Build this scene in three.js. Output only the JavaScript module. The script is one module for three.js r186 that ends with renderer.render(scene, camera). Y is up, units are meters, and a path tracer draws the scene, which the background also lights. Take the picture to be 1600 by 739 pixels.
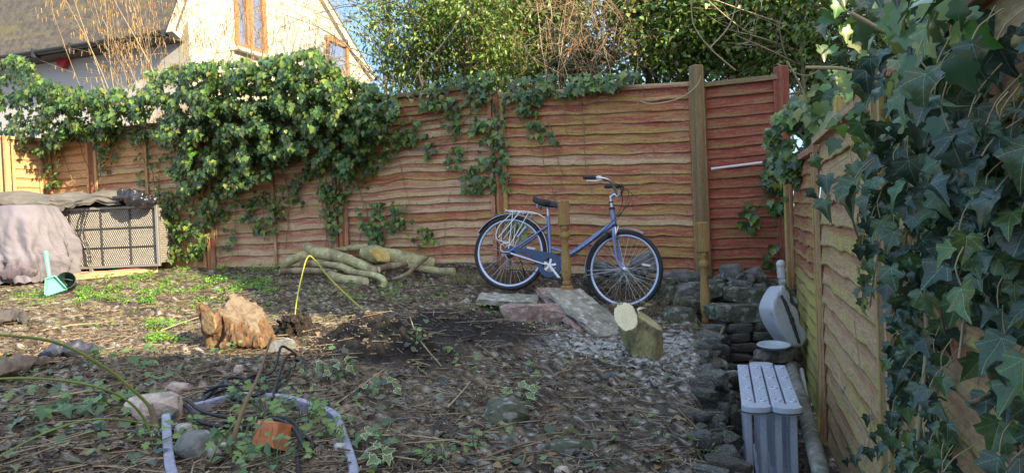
import * as THREE from 'three';
import { mergeGeometries, mergeVertices, toCreasedNormals } from 'three/addons/utils/BufferGeometryUtils.js';
import { RoundedBoxGeometry } from 'three/addons/geometries/RoundedBoxGeometry.js';
import { MarchingCubes } from 'three/addons/objects/MarchingCubes.js';
import { createNoise3D, createNoise2D } from 'simplex-noise';

// ---------------------------------------------------------------- camera, sky, sun, exposure
const scene = new THREE.Scene();
const FOV = 37.1, EYE = 1.45;
const camera = new THREE.PerspectiveCamera(FOV, 1600 / 739, 0.05, 400);
camera.position.set(0, EYE, 0);
camera.rotation.order = 'YXZ';
camera.rotation.set(-0.0177, 0, -0.042);
camera.updateMatrixWorld(true);
scene.add(camera);

const SUN = new THREE.Vector3(0.80, 0.445, 0.60).normalize();
const renderer = new THREE.WebGLRenderer({ antialias: true });
renderer.setSize(1024, 472);
renderer.toneMapping = THREE.LinearToneMapping;
renderer.toneMappingExposure = 4.3;
renderer.shadowMap.enabled = true;
const sky = (() => {
  const W = 256, H = 128, a = new Float32Array(W * H * 4);
  for (let j = 0; j < H; j++) for (let i = 0; i < W; i++) {
    const v = (j + 0.5) / H, u = (i + 0.5) / W, el = (v - 0.5) * Math.PI, az = (u - 0.5) * 2 * Math.PI;
    const d = new THREE.Vector3(Math.cos(el) * Math.cos(az), Math.sin(el), Math.cos(el) * Math.sin(az));
    const up = Math.max(d.y, 0), k = Math.pow(1 - up, 3.2), c = Math.max(d.dot(SUN), 0);
    const g = 0.55 * Math.pow(c, 6) + 1.3 * Math.pow(c, 60);
    const o = (j * W + i) * 4, s = 1.22 - 0.32 * (1 - d.dot(SUN));                // clear winter air: paler towards the sun, deeper blue away from it
    a[o] = (0.235 + 0.02 * k) * s * s + g * 0.5; a[o + 1] = (0.290 + 0.045 * k) * s + g * 0.46; a[o + 2] = (0.375 + 0.07 * k) * Math.sqrt(s) + g * 0.37; a[o + 3] = 1;
  }
  const t = new THREE.DataTexture(a, W, H, THREE.RGBAFormat, THREE.FloatType);
  t.mapping = THREE.EquirectangularReflectionMapping; t.magFilter = THREE.LinearFilter; t.needsUpdate = true;
  return t;
})();
scene.background = sky; scene.environment = sky;
const sun = new THREE.DirectionalLight(new THREE.Color().setRGB(1, 0.83, 0.56), 3.3);
sun.target.position.set(-1, 1, -6); sun.position.copy(SUN).multiplyScalar(40).add(sun.target.position);
sun.castShadow = true; sun.shadow.radius = 1.2; sun.shadow.mapSize.set(2048, 2048);
Object.assign(sun.shadow.camera, { left: -16, right: 16, top: 16, bottom: -16, near: 1, far: 90 });
scene.add(sun, sun.target);

// ---------------------------------------------------------------- helpers
const V = (x, y, z) => new THREE.Vector3(x, y, z);
function mulberry(a) { return () => { a |= 0; a = a + 0x6D2B79F5 | 0; let t = Math.imul(a ^ a >>> 15, 1 | a); t = t + Math.imul(t ^ t >>> 7, 61 | t) ^ t; return ((t ^ t >>> 14) >>> 0) / 4294967296; }; }
let rnd = mulberry(7);
const rr = (a, b) => a + (b - a) * rnd();
const pick = (a) => a[Math.floor(rnd() * a.length)];
const n3 = createNoise3D(mulberry(11)), n2 = createNoise2D(mulberry(23));
const fbm2 = (x, y, o = 3) => { let s = 0, a = 0.5, f = 1; for (let i = 0; i < o; i++) { s += a * n2(x * f, y * f); a *= 0.5; f *= 2.03; } return s; };
const clamp = (x, a = 0, b = 1) => Math.min(b, Math.max(a, x));
const sstep = (a, b, x) => { const t = clamp((x - a) / (b - a)); return t * t * (3 - 2 * t); };
const lerp = (a, b, t) => a + (b - a) * t;
const mix3 = (a, b, t) => [lerp(a[0], b[0], t), lerp(a[1], b[1], t), lerp(a[2], b[2], t)];
const F = 369.5 / Math.tan(FOV * Math.PI / 360);
const ray = (px, py) => V((px - 800) / F, -(py - 369.5) / F, -1).applyQuaternion(camera.quaternion);
const at = (px, py, d) => ray(px, py).multiplyScalar(d).add(camera.position);          // a point at a real distance
const onPlane = (px, py, p0, n) => { const r = ray(px, py), k = p0.clone().sub(camera.position).dot(n) / r.dot(n); return r.multiplyScalar(k).add(camera.position); };

const taken = {};
function numbered(name) { const k = taken[name] = (taken[name] ?? -1) + 1; return k ? name + '_' + String(k).padStart(3, '0') : name; }
function mesh(name, geo, mat, parent) {
  const m = new THREE.Mesh(geo, mat); m.name = name; m.castShadow = m.receiveShadow = true;
  (parent ?? scene).add(m); return m;
}
function tag(o, label, category, group) { o.userData.label = label; o.userData.category = category; if (group) o.userData.group = group; return o; }
function thing(name, label, category, p = V(0, 0, 0), group) {
  const g = new THREE.Group(); g.name = numbered(name); g.position.copy(p); scene.add(g); return tag(g, label, category, group);
}
const solo = (name, label, category, geo, mat, group) => tag(mesh(numbered(name), geo, mat), label, category, group);
const struct = (name, geo, mat) => { const m = mesh(numbered(name), geo, mat); m.userData.kind = 'structure'; return m; };
// geometry built in world coordinates, hung under a group at p
const local = (geo, p) => geo.translate(-p.x, -p.y, -p.z);

function merge(list) {
  const out = list.map((g) => { let h = g.index ? g.toNonIndexed() : g; for (const k of Object.keys(h.attributes)) if (!['position', 'normal', 'uv', 'color'].includes(k)) h.deleteAttribute(k);
    if (!h.attributes.uv) h.setAttribute('uv', new THREE.BufferAttribute(new Float32Array(h.attributes.position.count * 2), 2)); return h; });
  return mergeGeometries(out, false);
}
function boxUV(geo, s = 1) {                                    // uv in metres from the dominant axis of each face
  const g = geo.index ? geo.toNonIndexed() : geo, p = g.attributes.position, uv = new Float32Array(p.count * 2), A = V(), B = V(), C = V();
  for (let i = 0; i < p.count; i += 3) {
    A.fromBufferAttribute(p, i); B.fromBufferAttribute(p, i + 1); C.fromBufferAttribute(p, i + 2);
    const n = B.clone().sub(A).cross(C.clone().sub(A)), x = Math.abs(n.x), y = Math.abs(n.y), z = Math.abs(n.z);
    [A, B, C].forEach((q, k) => { const [u, v] = y >= x && y >= z ? [q.x, q.z] : x >= z ? [q.z, q.y] : [q.x, q.y]; uv[(i + k) * 2] = u * s; uv[(i + k) * 2 + 1] = v * s; });
  }
  g.setAttribute('uv', new THREE.BufferAttribute(uv, 2)); return g;
}
function box(w, h, d, x = 0, y = 0, z = 0, r = 0) { const g = r ? new RoundedBoxGeometry(w, h, d, 2, r) : new THREE.BoxGeometry(w, h, d); return g.translate(x, y, z); }
// a tapered tube through points, uv in metres
function tube(pts, radii, { seg = 24, radial = 8, bump = 0, freq = 6, seed = 0, cap = true, straight = false } = {}) {
  const c = straight ? null : new THREE.CatmullRomCurve3(pts, false, 'centripetal');
  const P = [], R = [], n = straight ? pts.length - 1 : seg;
  const ra = Array.isArray(radii) ? radii : [radii, radii];
  for (let i = 0; i <= n; i++) { const t = i / n; P.push(straight ? pts[i].clone() : c.getPoint(t)); const f = t * (ra.length - 1), k = Math.min(Math.floor(f), ra.length - 2); R.push(lerp(ra[k], ra[k + 1], f - k)); }
  const pos = [], uv = [], idx = []; let T = P[1].clone().sub(P[0]).normalize(), N = V(0.31, 0.9, 0.2).cross(T).normalize(), len = 0;
  const ring = radial + 1;
  for (let i = 0; i <= n; i++) {
    const T2 = (i < n ? P[i + 1].clone().sub(P[Math.max(i - 1, 0)]) : P[n].clone().sub(P[n - 1])).normalize();
    N.sub(T2.clone().multiplyScalar(N.dot(T2))).normalize(); const B = T2.clone().cross(N); if (i) len += P[i].distanceTo(P[i - 1]);
    for (let j = 0; j <= radial; j++) {
      const a = (j % radial) / radial * Math.PI * 2, d = N.clone().multiplyScalar(Math.cos(a)).addScaledVector(B, Math.sin(a));
      let r = R[i]; if (bump) { const q = P[i].clone().addScaledVector(d, r); r *= 1 + bump * n3(q.x * freq + seed, q.y * freq, q.z * freq); }
      const q = P[i].clone().addScaledVector(d, r); pos.push(q.x, q.y, q.z); uv.push(j / radial * Math.PI * 2 * ra[0], len);
      if (i < n && j < radial) { const a0 = i * ring + j; idx.push(a0, a0 + 1, a0 + ring, a0 + 1, a0 + ring + 1, a0 + ring); }
    }
  }
  if (cap) for (const [i, s] of [[0, 1], [n, -1]]) {
    const b = pos.length / 3; pos.push(P[i].x, P[i].y, P[i].z); uv.push(0, 0);
    for (let j = 0; j <= radial; j++) { const k = (i * ring + j) * 3; pos.push(pos[k], pos[k + 1], pos[k + 2]); uv.push(pos[k] % 1, pos[k + 1] % 1); }
    for (let j = 0; j < radial; j++) s > 0 ? idx.push(b, b + 2 + j, b + 1 + j) : idx.push(b, b + 1 + j, b + 2 + j);
  }
  const g = new THREE.BufferGeometry(); g.setAttribute('position', new THREE.Float32BufferAttribute(pos, 3)); g.setAttribute('uv', new THREE.Float32BufferAttribute(uv, 2)); g.setIndex(idx); g.computeVertexNormals(); return g;
}
const rod = (a, b, r, radial = 8) => tube([a, b], r, { straight: true, radial });
// an angular stone: a ball cut by jittered planes
function rock(w, h, d, seed, { detail = 2, boxy = 0.6, rough = 0.06, extra = 7 } = {}) {
  const R = mulberry(seed * 7919 + 3), planes = [];
  for (const a of [[1, 0, 0], [-1, 0, 0], [0, 1, 0], [0, -1, 0], [0, 0, 1], [0, 0, -1]]) planes.push([V(...a).add(V(R() - 0.5, R() - 0.5, R() - 0.5).multiplyScalar(0.35)).normalize(), lerp(1.05, 0.86, boxy) + R() * 0.1]);
  for (let i = 0; i < extra; i++) planes.push([V(R() - 0.5, R() - 0.5, R() - 0.5).normalize(), lerp(0.85, 1.15, boxy) + R() * 0.15]);
  let g = new THREE.IcosahedronGeometry(1, detail); g.deleteAttribute('uv'); g.deleteAttribute('normal'); g = mergeVertices(g, 1e-4);
  const p = g.attributes.position, q = V();
  for (let i = 0; i < p.count; i++) {
    q.fromBufferAttribute(p, i).normalize(); let r = 1.35; for (const [n, k] of planes) { const c = q.dot(n); if (c > 0.05) r = Math.min(r, k / c); }
    r += rough * (n3(q.x * 2.3 + seed, q.y * 2.3, q.z * 2.3) + 0.6 * n3(q.x * 6 + seed, q.y * 6, q.z * 6));
    p.setXYZ(i, q.x * r * w / 2, q.y * r * h / 2, q.z * r * d / 2);
  }
  return boxUV(toCreasedNormals(g, 0.55), 1);
}
// a body from a signed distance, meshed with marching cubes; color(p) optional
function body(sdf, c, half, res, color) {
  const mc = new MarchingCubes(res, new THREE.MeshBasicMaterial(), false, false, 120000), q = V();
  for (let k = 0; k < res; k++) for (let j = 0; j < res; j++) for (let i = 0; i < res; i++) {
    q.set((i - res / 2) / (res / 2) * half.x + c.x, (j - res / 2) / (res / 2) * half.y + c.y, (k - res / 2) / (res / 2) * half.z + c.z);
    mc.field[i + j * res + k * res * res] = -sdf(q);
  }
  mc.isolation = 0; mc.update();
  const n = mc.count, pos = new Float32Array(n * 3);
  for (let i = 0; i < n; i++) { pos[i * 3] = mc.positionArray[i * 3] * half.x + c.x; pos[i * 3 + 1] = mc.positionArray[i * 3 + 1] * half.y + c.y; pos[i * 3 + 2] = mc.positionArray[i * 3 + 2] * half.z + c.z; }
  let g = new THREE.BufferGeometry(); g.setAttribute('position', new THREE.BufferAttribute(pos, 3));
  g = mergeVertices(g, 1e-4); g = toCreasedNormals(g, 0.7); g = boxUV(g, 1);
  if (color) { const p = g.attributes.position, col = new Float32Array(p.count * 3); for (let i = 0; i < p.count; i++) { const k = color(q.fromBufferAttribute(p, i)); col.set(k, i * 3); } g.setAttribute('color', new THREE.BufferAttribute(col, 3)); }
  return g;
}
const capsule = (p, a, b, ra, rb) => { const ab = b.clone().sub(a), t = clamp(p.clone().sub(a).dot(ab) / ab.lengthSq()); return p.distanceTo(a.clone().addScaledVector(ab, t)) - lerp(ra, rb, t); };
const smin = (a, b, k) => { const h = Math.max(k - Math.abs(a - b), 0) / k; return Math.min(a, b) - h * h * k / 4; };

// ---------------------------------------------------------------- procedural textures (tiling value noise)
const HASH = new Float32Array(65536); { const r = mulberry(99); for (let i = 0; i < 65536; i++) HASH[i] = r(); }
function vn(x, y, px, py, s = 0) {
  const xi = Math.floor(x), yi = Math.floor(y), fx = x - xi, fy = y - yi, u = fx * fx * (3 - 2 * fx), v = fy * fy * (3 - 2 * fy);
  const h = (i, j) => HASH[((((i % px) + px) % px) * 374 + (((j % py) + py) % py) * 6683 + s * 9176) & 65535];
  return lerp(lerp(h(xi, yi), h(xi + 1, yi), u), lerp(h(xi, yi + 1), h(xi + 1, yi + 1), u), v);
}
function tfbm(u, v, fx, fy, o = 4, s = 0) { let a = 0.5, r = 0, t = 0; for (let i = 0; i < o; i++) { r += a * vn(u * fx, v * fy, fx, fy, s + i); t += a; a *= 0.55; fx *= 2; fy *= 2; } return r / t; }
function tex(w, h, fn, { color = true, repeat = [1, 1] } = {}) {   // fn returns linear rgb or a grey height
  const a = new Uint8Array(w * h * 4), enc = (x) => 255 * (x <= 0.0031308 ? 12.92 * x : 1.055 * Math.pow(x, 1 / 2.4) - 0.055);
  for (let j = 0; j < h; j++) for (let i = 0; i < w; i++) {
    const c = fn((i + 0.5) / w, (j + 0.5) / h), o = (j * w + i) * 4;
    if (color) { a[o] = enc(clamp(c[0])); a[o + 1] = enc(clamp(c[1])); a[o + 2] = enc(clamp(c[2])); } else a[o] = a[o + 1] = a[o + 2] = clamp(c) * 255;
    a[o + 3] = 255;
  }
  const t = new THREE.DataTexture(a, w, h); t.wrapS = t.wrapT = THREE.RepeatWrapping; t.magFilter = THREE.LinearFilter; t.minFilter = THREE.LinearMipmapLinearFilter; t.generateMipmaps = true;
  if (color) t.colorSpace = THREE.SRGBColorSpace; t.repeat.set(...repeat); t.needsUpdate = true; return t;
}
const std = (o) => new THREE.MeshStandardMaterial({ side: THREE.DoubleSide, ...o });
const phys = (o) => new THREE.MeshPhysicalMaterial({ side: THREE.DoubleSide, ...o });
const lin = (r, g, b) => new THREE.Color().setRGB(r, g, b);
const plain = (c, roughness = 0.7, o = {}) => std({ color: lin(...c), roughness, ...o });

// weathered timber: grain runs along u; each quarter of v is one board's face
function timber(stain, bare, algae, amt, seed) {
  const g = (u, v) => { const w = tfbm(u, v, 6, 24, 3, seed) * 0.06; return tfbm(u, v + w, 10, 128, 3, seed + 3); };
  const map = tex(1024, 512, (u, v) => {
    const f = (v * 4) % 1, a = g(u, v), patch = tfbm(u, v, 5, 16, 4, seed + 7), fine = tfbm(u, v, 90, 70, 2, seed + 9), pt2 = tfbm(u, v, 14, 36, 3, seed + 11);
    let c = mix3(bare, bare.map((x) => x * 0.6), clamp((a - 0.45) * 1.7));
    const s = clamp((patch - 0.5 + (f - 0.5) * 0.8) * 3.4 + amt[0]) * clamp(0.62 + (fine - 0.5) * 2.2 + (pt2 - 0.4) * 1.6);
    c = mix3(c, stain.map((x) => x * (0.7 + 0.6 * a)), clamp(s) * 0.85);
    const al = clamp((tfbm(u, v, 4, 12, 4, seed + 21) - 0.5 - (f - 0.5) * 0.35) * 4.5 + amt[1]) * clamp(0.35 + (fine - 0.45) * 2.2);
    c = mix3(c, algae, clamp(al) * 0.8);
    const kx = Math.floor(u * 9), ky = Math.floor(v * 8), hx = HASH[(kx * 71 + ky * 337 + seed) & 65535], hy = HASH[(kx * 19 + ky * 911 + seed) & 65535], kd = hx > .6 ? Math.hypot((u * 9 - kx - .5) * 1.9 / 9, ((v * 8 - ky) - .25 - .5 * hy) * .45 / 8) : 1, knot = clamp(1 - kd / .011); c = mix3(c, [.10, .055, .03], knot * .8);
    return c.map((x) => x * (0.72 + 0.6 * fine) * (0.82 + 0.36 * tfbm(u, v, 30, 256, 2, seed + 31)));
  });
  const bump = tex(1024, 512, (u, v) => g(u, v) * 0.7 + 0.3 * tfbm(u, v, 90, 70, 2, seed + 9), { color: false });
  return std({ map, bumpMap: bump, bumpScale: 0.0025, roughness: 0.88 });
}
const speckle = (base, alt, spots, seed, f = 12) => tex(512, 512, (u, v) => {
  const a = tfbm(u, v, f, f, 5, seed), b = tfbm(u, v, f * 4, f * 4, 3, seed + 5), c = tfbm(u, v, f * 2, f * 2, 4, seed + 8);
  return mix3(mix3(base, alt, clamp((a - 0.35) * 3)), spots, clamp((c - 0.56) * 7) * 0.8).map((x) => x * (0.65 + 0.7 * b));
});
const grit = tex(512, 512, (u, v) => 0.6 * tfbm(u, v, 14, 14, 5, 40) + 0.4 * tfbm(u, v, 60, 60, 3, 44), { color: false });
const stoneMat = (b, a, s, seed, o = {}) => std({ map: speckle(b, a, s, seed), bumpMap: grit, bumpScale: 0.018, roughness: 0.92, ...o });
const M = {
  stone: stoneMat([0.16, 0.16, 0.155], [0.07, 0.075, 0.06], [0.30, 0.31, 0.29], 1),
  stoneMoss: stoneMat([0.13, 0.13, 0.10], [0.065, 0.075, 0.045], [0.27, 0.27, 0.25], 4),
  stoneLight: stoneMat([0.34, 0.335, 0.32], [0.16, 0.165, 0.14], [0.5, 0.5, 0.48], 6),
  stonePink: stoneMat([0.40, 0.32, 0.27], [0.24, 0.19, 0.155], [0.5, 0.42, 0.36], 9),
  slab: stoneMat([0.30, 0.28, 0.23], [0.17, 0.16, 0.125], [0.45, 0.44, 0.41], 13),
  slabRed: stoneMat([0.30, 0.20, 0.17], [0.18, 0.13, 0.11], [0.38, 0.33, 0.30], 17),
  brick: stoneMat([0.115, 0.09, 0.075], [0.06, 0.055, 0.045], [0.20, 0.19, 0.17], 21),
  bark: std({ map: speckle([0.40, 0.38, 0.18], [0.24, 0.21, 0.12], [0.46, 0.45, 0.27], 25, 10), bumpMap: grit, bumpScale: 0.006, roughness: 0.9 }),
  barkBrown: std({ map: speckle([0.22, 0.17, 0.10], [0.13, 0.10, 0.065], [0.28, 0.25, 0.15], 29, 10), bumpMap: grit, bumpScale: 0.006, roughness: 0.9 }),
  cutWood: std({ map: speckle([0.62, 0.50, 0.27], [0.52, 0.39, 0.20], [0.70, 0.60, 0.38], 31, 6), roughness: 0.85 }),
  cutPale: std({ map: speckle([0.74, 0.68, 0.47], [0.68, 0.60, 0.38], [0.78, 0.74, 0.56], 33, 6), roughness: 0.85 }),
  twig: plain([0.20, 0.145, 0.085], 0.9), twigPale: plain([0.36, 0.29, 0.17], 0.9), twigDark: plain([0.09, 0.065, 0.045], 0.9), twigGrey: plain([0.16, 0.14, 0.13], 0.9),
  black: plain([0.012, 0.012, 0.014], 0.5), rubber: plain([0.018, 0.018, 0.02], 0.75),
};
// ---------------------------------------------------------------- the ground
const CTRL = [[-7, 9.5, 1.08], [-5.5, 8.3, .97], [-4, 8.9, 1.08], [-4, 7, .92], [-1.9, 8, 1.04], [-1.46, 7.3, .98], [-.1, 7.3, 1.0], [0, 6.5, .83], [-1, 6.3, .86], [0, 6, .8], [1.05, 6.25, .66], [1.8, 6.5, .9], [.93, 5.1, .5], [.7, 5.3, .55],
  [-.5, 5.5, .73], [-2, 4.6, .77], [-1.15, 4.6, .74], [-2.6, 3.6, .76], [-3.2, 4.2, .8], [-1, 2.9, .74], [-1.6, 2.1, .74], [-.15, 3.4, .55], [-.45, 2.5, .6], [.29, 3.2, .43], [.58, 3.2, .33], [1.27, 5, .45], [1.05, 4.3, .4], [-5, 5.5, .88], [-7, 7, .95], [-8, 4, .85], [-4, 2.5, .75],
  [3, 8, .9], [-3, 12, 1.1], [0, 10, 1], [6, 10, .9], [-9, 13, 1.1], [5, 5, .7], [4, 2, .4], [-2.6, 2.4, .75], [.2, 4.3, .6], [-.8, 3.9, .7]];
const WALL = [[1.5, 5.6], [1.40, 5.2], [1.2, 4.5], [1.0, 3.9], [.82, 3.2], [.66, 2.4], [.5, 0]];
const MOUND = [];                                              // dug soil: x, depth, radius x, radius depth, height
function wallSide(x, d) {                                      // metres to the right of the retaining wall's line
  for (let i = 0; i < WALL.length - 1; i++) { const [x0, d0] = WALL[i], [x1, d1] = WALL[i + 1]; if (d <= d0 && d >= d1) return x - lerp(x0, x1, (d0 - d) / (d0 - d1)); }
  return d > 5.6 ? x - 1.5 : x - 0.5;
}
function height(x, z, fine = true) {
  const d = -z; let s = 0, w = 1e-9;
  for (const [cx, cd, cy] of CTRL) { const k = Math.exp(-((x - cx) ** 2 + (d - cd) ** 2) / 1.1) + 1e-7 / (1 + (x - cx) ** 2 + (d - cd) ** 2); s += k * cy; w += k; }
  let h = s / w;
  const side = wallSide(x, d);
  const floor = lerp(0.02, 0.88, sstep(5.5, 6.25, d));
  const sunk = sstep(-0.06, 0.16, side) * (1 - sstep(2.6, 3.2, x));
  if (d < 6.4) h = lerp(h, Math.min(floor, h), sunk);
  h = lerp(h, 0.0, (1 - sstep(1.0, 1.9, d)) * sstep(-9, -7, x));
  for (const [mx, md, rx, rd, mh] of MOUND) { const q = ((x - mx) / rx) ** 2 + ((d - md) / rd) ** 2; if (q < 4) h += mh * Math.exp(-q * 1.6) * (1 + 0.28 * n2(x * 9, d * 9)); }
  if (fine) h += 0.045 * fbm2(x * 1.7, d * 1.7, 3) + 0.032 * fbm2(x * 7 + 5, d * 7, 3) + 0.009 * n2(x * 31, d * 31);
  return h;
}
function onGround(px, py) { const r = ray(px, py); let t = 1.2; for (; t < 30; t += 0.02) { const y = EYE + r.y * t; if (y < height(r.x * t, r.z * t)) break; } return V(r.x * t, height(r.x * t, r.z * t), r.z * t); }
const flat = (x, z) => V(x, height(x, z), z);
{ const m1 = onGround(560, 545), m2 = onGround(620, 555), m3 = onGround(462, 525); MOUND.push([m1.x, -m1.z, .24, .28, .15], [m2.x, -m2.z, .32, .28, .18], [m3.x, -m3.z, .2, .2, .07], [-.45, 5.2, .5, .35, .05]); }
{
  const axis = (marks) => { const a = []; for (let i = 0; i < marks.length - 1; i++) { const [p, st] = marks[i], q = marks[i + 1][0], n = Math.max(1, Math.round((q - p) / st)); for (let k = 0; k < n; k++) a.push(lerp(p, q, k / n)); } a.push(marks[marks.length - 1][0]); return a; };
  const X = axis([[-160, 20], [-20, 2], [-9, .2], [-6.5, .06], [-3.5, .028], [2.6, .2], [6, 2], [20, 20], [160, 20]]);
  const D = axis([[-80, 20], [-10, 2], [0.6, .1], [1.6, .028], [6.9, .05], [9.8, .3], [14, 2], [30, 20], [250, 20]]);
  const pos = [], col = [], uv = [], idx = [];
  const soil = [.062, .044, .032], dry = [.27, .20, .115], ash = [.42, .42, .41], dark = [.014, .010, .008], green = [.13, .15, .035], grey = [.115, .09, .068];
  for (const d of D) for (const x of X) {
    const near = x > -9 && x < 4 && d > .5 && d < 12;
    pos.push(x, near ? height(x, -d) : height(clamp(x, -9, 6), -clamp(d, -4, 14), false), -d); uv.push(x, d);
    let a = fbm2(x * 2.2, d * 2.2, 4), b = fbm2(x * 14, d * 14, 3), c = mix3(soil, grey, clamp(a * 1.6 + .45 + b));
    c = mix3(c, dry, clamp(clamp(.32 + b * 2.4 + a * .9) * lerp(.3, .85, sstep(1.2, -1.2, x + .5 * a))));  // paler tan, mixed in more strongly towards the left
    c = mix3(c, green, clamp((fbm2(x * 1.3 + 9, d * 1.3, 3) - .12) * 5) * sstep(5.6, 6.6, d) * sstep(-.9, -1.8, x) * .7);
    const e1 = Math.exp(-(((x - .55) / .55) ** 2 + ((d - 5.05) / .35) ** 2)), e2 = Math.exp(-(((x - 1.15) / .3) ** 2 + ((d - 5.0) / .4) ** 2)), e3 = Math.exp(-(((x - .95) / .3) ** 2 + ((d - 4.3) / .5) ** 2)) * .5;
    c = mix3(c, ash, clamp(((e1 + e2 + e3) * .95 + b * 1.5 - .32) * 1.9));
    for (const [mx, md, rx, rd] of MOUND) { const q = ((x - mx) / rx) ** 2 + ((d - md) / rd) ** 2; c = mix3(c, dark, clamp(1.6 - q * .7 + b * 1.5)); }
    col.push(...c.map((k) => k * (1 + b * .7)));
  }
  const W = X.length; for (let j = 0; j < D.length - 1; j++) for (let i = 0; i < W - 1; i++) { const o = j * W + i; idx.push(o, o + 1, o + W, o + 1, o + W + 1, o + W); }
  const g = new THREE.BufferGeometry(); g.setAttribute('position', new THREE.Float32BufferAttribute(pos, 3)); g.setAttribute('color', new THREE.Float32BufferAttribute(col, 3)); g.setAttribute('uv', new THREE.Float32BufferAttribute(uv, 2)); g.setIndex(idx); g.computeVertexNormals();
  const map = tex(1024, 1024, (u, v) => { const a = tfbm(u, v, 64, 64, 4, 50), b = tfbm(u, v, 220, 220, 2, 55); const k = .25 + .95 * a * (.4 + 1.1 * b); return [k, k * .98, k * .95].map((x) => clamp(x)); });
  const bump = tex(1024, 1024, (u, v) => .5 * tfbm(u, v, 40, 40, 4, 50) + .5 * tfbm(u, v, 130, 130, 3, 56), { color: false });
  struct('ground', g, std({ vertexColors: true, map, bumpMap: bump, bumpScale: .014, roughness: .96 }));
}

// ---------------------------------------------------------------- fences
const T = {
  tan: timber([.31, .075, .052], [.50, .35, .215], [.40, .34, .11], [.65, -.2], 100),
  red: timber([.27, .036, .028], [.45, .27, .135], [.37, .30, .06], [1.5, .1], 130),
  deep: timber([.22, .028, .023], [.34, .16, .08], [.2, .15, .04], [1.6, -.3], 160),
  moss: timber([.34, .10, .06], [.48, .36, .16], [.36, .40, .03], [.1, .7], 190),
  near: timber([.36, .125, .075], [.46, .31, .17], [.38, .36, .055], [.15, .0], 220),
  post: timber([.17, .095, .05], [.25, .175, .09], [.21, .19, .055], [.3, .1], 250),
  lit: timber([.34, .13, .055], [.50, .30, .14], [.34, .24, .08], [.2, -.6], 280),  // orange of sunlit boards put into the timber colour
};
// one waney lap board, x along the panel, its lower edge wavy and proud of the board below
function boardGeo(len, h, seed, wave, warp, phase) {
  const n = Math.max(8, Math.round(len / .085)), pos = [], uv = [], idx = [], k4 = Math.floor(seed * 7.3) % 4, u0 = (seed * .377) % 1;
  for (let i = 0; i <= n; i++) {
    const x = i / n * len, sag = warp * n2(x * 1.25 + phase, seed * .09) + wave * .3 * n2(x * 2.1, seed * 1.7), e = wave * (n2(x * 3.1 + seed * 3.3, seed) * .5 + n2(x * 8 + seed, 3) * .26 + n2(x * 21 + seed, 5) * .10), z = .006 * n2(x * 1.7 + seed, 9);
    const yb = sag + e, yt = sag + h + .028, u = x / 1.9 + u0;
    pos.push(x, yt, .004 + z, x, yb + .012, .022 + z, x, yb, .021 + z, x, yb + .001, .011 + z, x, yt, -.004 + z);
    const v = (f) => (k4 + .03 + .94 * f) / 4;
    uv.push(u, v(1), u, v(.1), u, v(.02), u, v(.0), u, v(.9));
    if (i < n) for (let j = 0; j < 4; j++) { const o = i * 5 + j; idx.push(o, o + 1, o + 5, o + 1, o + 6, o + 5); }
  }
  const last = n * 5; idx.push(0, 4, 1, 4, 3, 1, 3, 2, 1, last, last + 1, last + 4, last + 4, last + 1, last + 3, last + 3, last + 1, last + 2);
  const g = new THREE.BufferGeometry(); g.setAttribute('position', new THREE.Float32BufferAttribute(pos, 3)); g.setAttribute('uv', new THREE.Float32BufferAttribute(uv, 2)); g.setIndex(idx); g.computeVertexNormals(); return g;
}
function timberBox(w, h, d, long = 'x', seed = 0) {            // uv: grain along the long side
  const g = box(w, h, d, 0, 0, 0, Math.min(w, h, d) * .12), p = g.attributes.position, nn = g.attributes.normal, uv = g.attributes.uv;
  for (let i = 0; i < p.count; i++) { const q = [p.getX(i), p.getY(i), p.getZ(i)], l = { x: 0, y: 1, z: 2 }[long], o = [0, 1, 2].filter((k) => k !== l), nv = [nn.getX(i), nn.getY(i), nn.getZ(i)], c = Math.abs(nv[o[0]]) > Math.abs(nv[o[1]]) ? o[1] : o[0]; uv.setXY(i, q[l] / 1.9 + seed * .37, q[c] / .45 + seed * .23); }
  return g;
}
let boardNo = 1;
// a lap panel from a to b (ground points at its lower corners, y used); returns the panel group, a part of fence
function lapPanel(fence, a, b, h, exposure, mats, { wave = .02, warp = .02, cap = true, capMat, gap = .05, battens = [], frameMat } = {}) {
  const o = new THREE.Group(); o.name = 'panel'; fence.add(o);
  const len = Math.hypot(b.x - a.x, b.z - a.z) - 2 * gap, dir = V(b.x - a.x, 0, b.z - a.z).normalize();
  o.position.copy(a).addScaledVector(dir, gap).sub(fence.position); o.rotation.y = Math.atan2(-dir.z, dir.x);
  const n = Math.round(h / exposure), phase = rr(0, 50), rise = b.y - a.y;
  for (let i = 0; i < n; i++) {
    const w = exposure * (i === 0 ? 1.1 : 1), s = boardNo++;
    const m = mesh('board', boardGeo(len, w, s, wave * rr(.3, .95), warp * (.35 + .65 * Math.sin(Math.PI * (i + .5) / n)), phase), mats(i / n), o);
    m.position.set(0, i * h / n, 0); m.rotation.z = rise / len + rr(-.002, .002);
  }
  const fm = frameMat ?? mats(.5);
  for (const x of [.02, len - .02, ...battens.map((t) => t * len)]) mesh('batten', timberBox(.042, h + .01, .024, 'y', boardNo++), fm, o).position.set(x, h / 2 + rise * x / len, .036);
  if (cap) { const c = mesh('capping', timberBox(len + .02, .045, .075, 'x', boardNo++), capMat ?? T.tan, o); c.position.set(len / 2, h + .035 + rise / 2, .012); c.rotation.z = rise / len; }
  mesh('rear_rail', timberBox(len, .05, .03, 'x', 3), fm, o).position.set(len / 2, h * .5, -.024);
  return o;
}
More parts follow.
